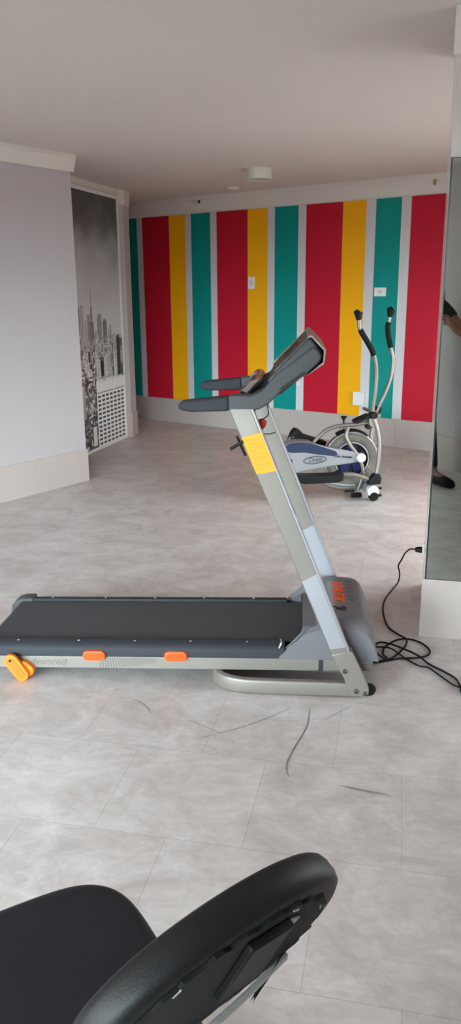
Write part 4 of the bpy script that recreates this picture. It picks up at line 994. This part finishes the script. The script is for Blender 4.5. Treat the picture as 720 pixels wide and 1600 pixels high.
for q in (-1, 1):
    bm = new(); lathe(bm, [(0.002, -0.006), (0.009, 0.0), (0.002, 0.006)], (0, 0, 0), 'y', 12)
    for v in bm.verts: v.co += hc+Vector((q*0.031, 0.083, 0.018))
    relo(bm); obj('eye', bm, M['eye'], per, smooth=True)
bm = new(); tube(bm, [hc+Vector((-0.024, 0.074, -0.050)), hc+Vector((0, 0.084, -0.052)), hc+Vector((0.024, 0.074, -0.050))], [0.003, 0.007, 0.003], 8); relo(bm); obj('mouth', bm, M['lip'], per, smooth=True)
# phone, held just behind and below the viewpoint
ph = empty('mobile_phone', (0.005, -0.022, 1.435)); ph.rotation_euler = (math.radians(-15), 0, 0)
tag(ph, 'dark mobile phone held up by the reflected person', 'phone')
bm = new(); box(bm, -0.037, 0.037, -0.009, 0.0, -0.080, 0.078); obj('phone_body', bm, M['black'], ph, bevel=0.006, seg=3)
bm = new(); box(bm, -0.034, 0.034, -0.0098, -0.0088, -0.075, 0.073); obj('phone_screen', bm, mat('phone_glass', (30, 34, 40), 0.1), ph)
bm = new(); cyl(bm, (-0.018, 0.0, 0.050), (-0.018, 0.002, 0.050), 0.008, 16); cyl(bm, (-0.018, 0.0, 0.028), (-0.018, 0.002, 0.028), 0.008, 16); obj('lens_ring', bm, M['chrome'], ph)

# ------------------------------------------------------------------ daylight
SKY_BASE, SKY_GLOW = 6.8, 30.0
w = bpy.data.worlds.new('overcast_daylight'); S.world = w; w.use_nodes = True
nt = w.node_tree; N = nt.nodes; L = nt.links; bg = N['Background']
tc = N.new('ShaderNodeTexCoord'); sp_ = N.new('ShaderNodeSeparateXYZ'); L.new(tc.outputs['Generated'], sp_.inputs[0])
cr = N.new('ShaderNodeValToRGB'); L.new(sp_.outputs['Z'], cr.inputs[0])
mr = N.new('ShaderNodeMapRange'); mr.inputs['From Min'].default_value = -1; mr.inputs['From Max'].default_value = 1
L.new(sp_.outputs['Z'], mr.inputs['Value']); L.new(mr.outputs[0], cr.inputs[0])
e = cr.color_ramp.elements; e[0].position = 0.0; e[0].color = (0.32, 0.31, 0.30, 1); e[1].position = 1.0; e[1].color = (0.97, 1.0, 1.02, 1)
q = e.new(0.497); q.color = (0.30, 0.29, 0.28, 1); q = e.new(0.505); q.color = (0.97, 0.98, 1.0, 1)
# hazy glow of the veiled sun, low in the sky on the side behind the viewpoint
vd = N.new('ShaderNodeVectorMath'); vd.operation = 'DOT_PRODUCT'; L.new(tc.outputs['Generated'], vd.inputs[0])
ga, ge = math.radians(200), math.radians(16)
vd.inputs[1].default_value = (math.sin(ga)*math.cos(ge), math.cos(ga)*math.cos(ge), math.sin(ge))
gm = N.new('ShaderNodeMapRange'); gm.interpolation_type = 'SMOOTHSTEP'; gm.inputs['From Min'].default_value = 0.70; gm.inputs['From Max'].default_value = 1.0
gm.inputs['To Min'].default_value = SKY_BASE; gm.inputs['To Max'].default_value = SKY_GLOW
L.new(vd.outputs['Value'], gm.inputs['Value'])
hz = N.new('ShaderNodeMapRange'); hz.inputs['From Min'].default_value = -0.01; hz.inputs['From Max'].default_value = 0.02
hz.inputs['To Min'].default_value = SKY_BASE; L.new(sp_.outputs['Z'], hz.inputs['Value']); L.new(gm.outputs[0], hz.inputs['To Max'])
gt = N.new('ShaderNodeMapRange'); gt.interpolation_type = 'SMOOTHSTEP'; gt.inputs['From Min'].default_value = 0.70; gt.inputs['From Max'].default_value = 0.92
L.new(vd.outputs['Value'], gt.inputs['Value'])
gc = N.new('ShaderNodeMix'); gc.data_type = 'RGBA'; L.new(gt.outputs[0], gc.inputs['Factor']); L.new(cr.outputs[0], gc.inputs['A']); gc.inputs['B'].default_value = (0.82, 0.99, 1.05, 1)
up_ = N.new('ShaderNodeMix'); up_.data_type = 'RGBA'; st = N.new('ShaderNodeMath'); st.operation = 'GREATER_THAN'; st.inputs[1].default_value = 0.0; L.new(sp_.outputs['Z'], st.inputs[0])
L.new(st.outputs[0], up_.inputs['Factor']); L.new(cr.outputs[0], up_.inputs['A']); L.new(gc.outputs['Result'], up_.inputs['B'])
L.new(up_.outputs['Result'], bg.inputs['Color']); L.new(hz.outputs[0], bg.inputs['Strength'])

# ------------------------------------------------------------------ camera
cam = bpy.data.cameras.new('camera'); co = bpy.data.objects.new('camera', cam); COL.objects.link(co); S.camera = co
cam.sensor_fit = 'VERTICAL'; cam.sensor_height = 36.0; cam.lens = 1225/1600*36.0; cam.clip_start = 0.02
f_ = 1225.0; down = Vector((34.0, 4380.0, f_)).normalized(); up = -down; fw_ = Vector((0, 0, 1)); fy = (fw_-up*fw_.dot(up)).normalized(); rx = fy.cross(up)
if rx.x < 0: rx = -rx
# rows rx, fy, up give world x, y, z of an image-space vector (x right, y down, z forward)
X = Vector((rx.x, fy.x, up.x)); Y = -Vector((rx.y, fy.y, up.y)); Z = -Vector((rx.z, fy.z, up.z))
co.matrix_world = Matrix(((X.x, Y.x, Z.x, 0), (X.y, Y.y, Z.y, 0), (X.z, Y.z, Z.z, 1.5), (0, 0, 0, 1)))

vs_ = S.view_settings; vs_.view_transform = 'Standard'; vs_.look = 'None'; vs_.gamma = 1.0; vs_.use_curve_mapping = False; vs_.exposure = 0.90
S.display_settings.display_device = 'sRGB'
cy_ = S.cycles; cy_.use_denoising = True; cy_.max_bounces = 10; cy_.diffuse_bounces = 6; cy_.glossy_bounces = 5; cy_.transparent_max_bounces = 12; cy_.sample_clamp_indirect = 6.0; cy_.caustics_reflective = False; cy_.caustics_refractive = False
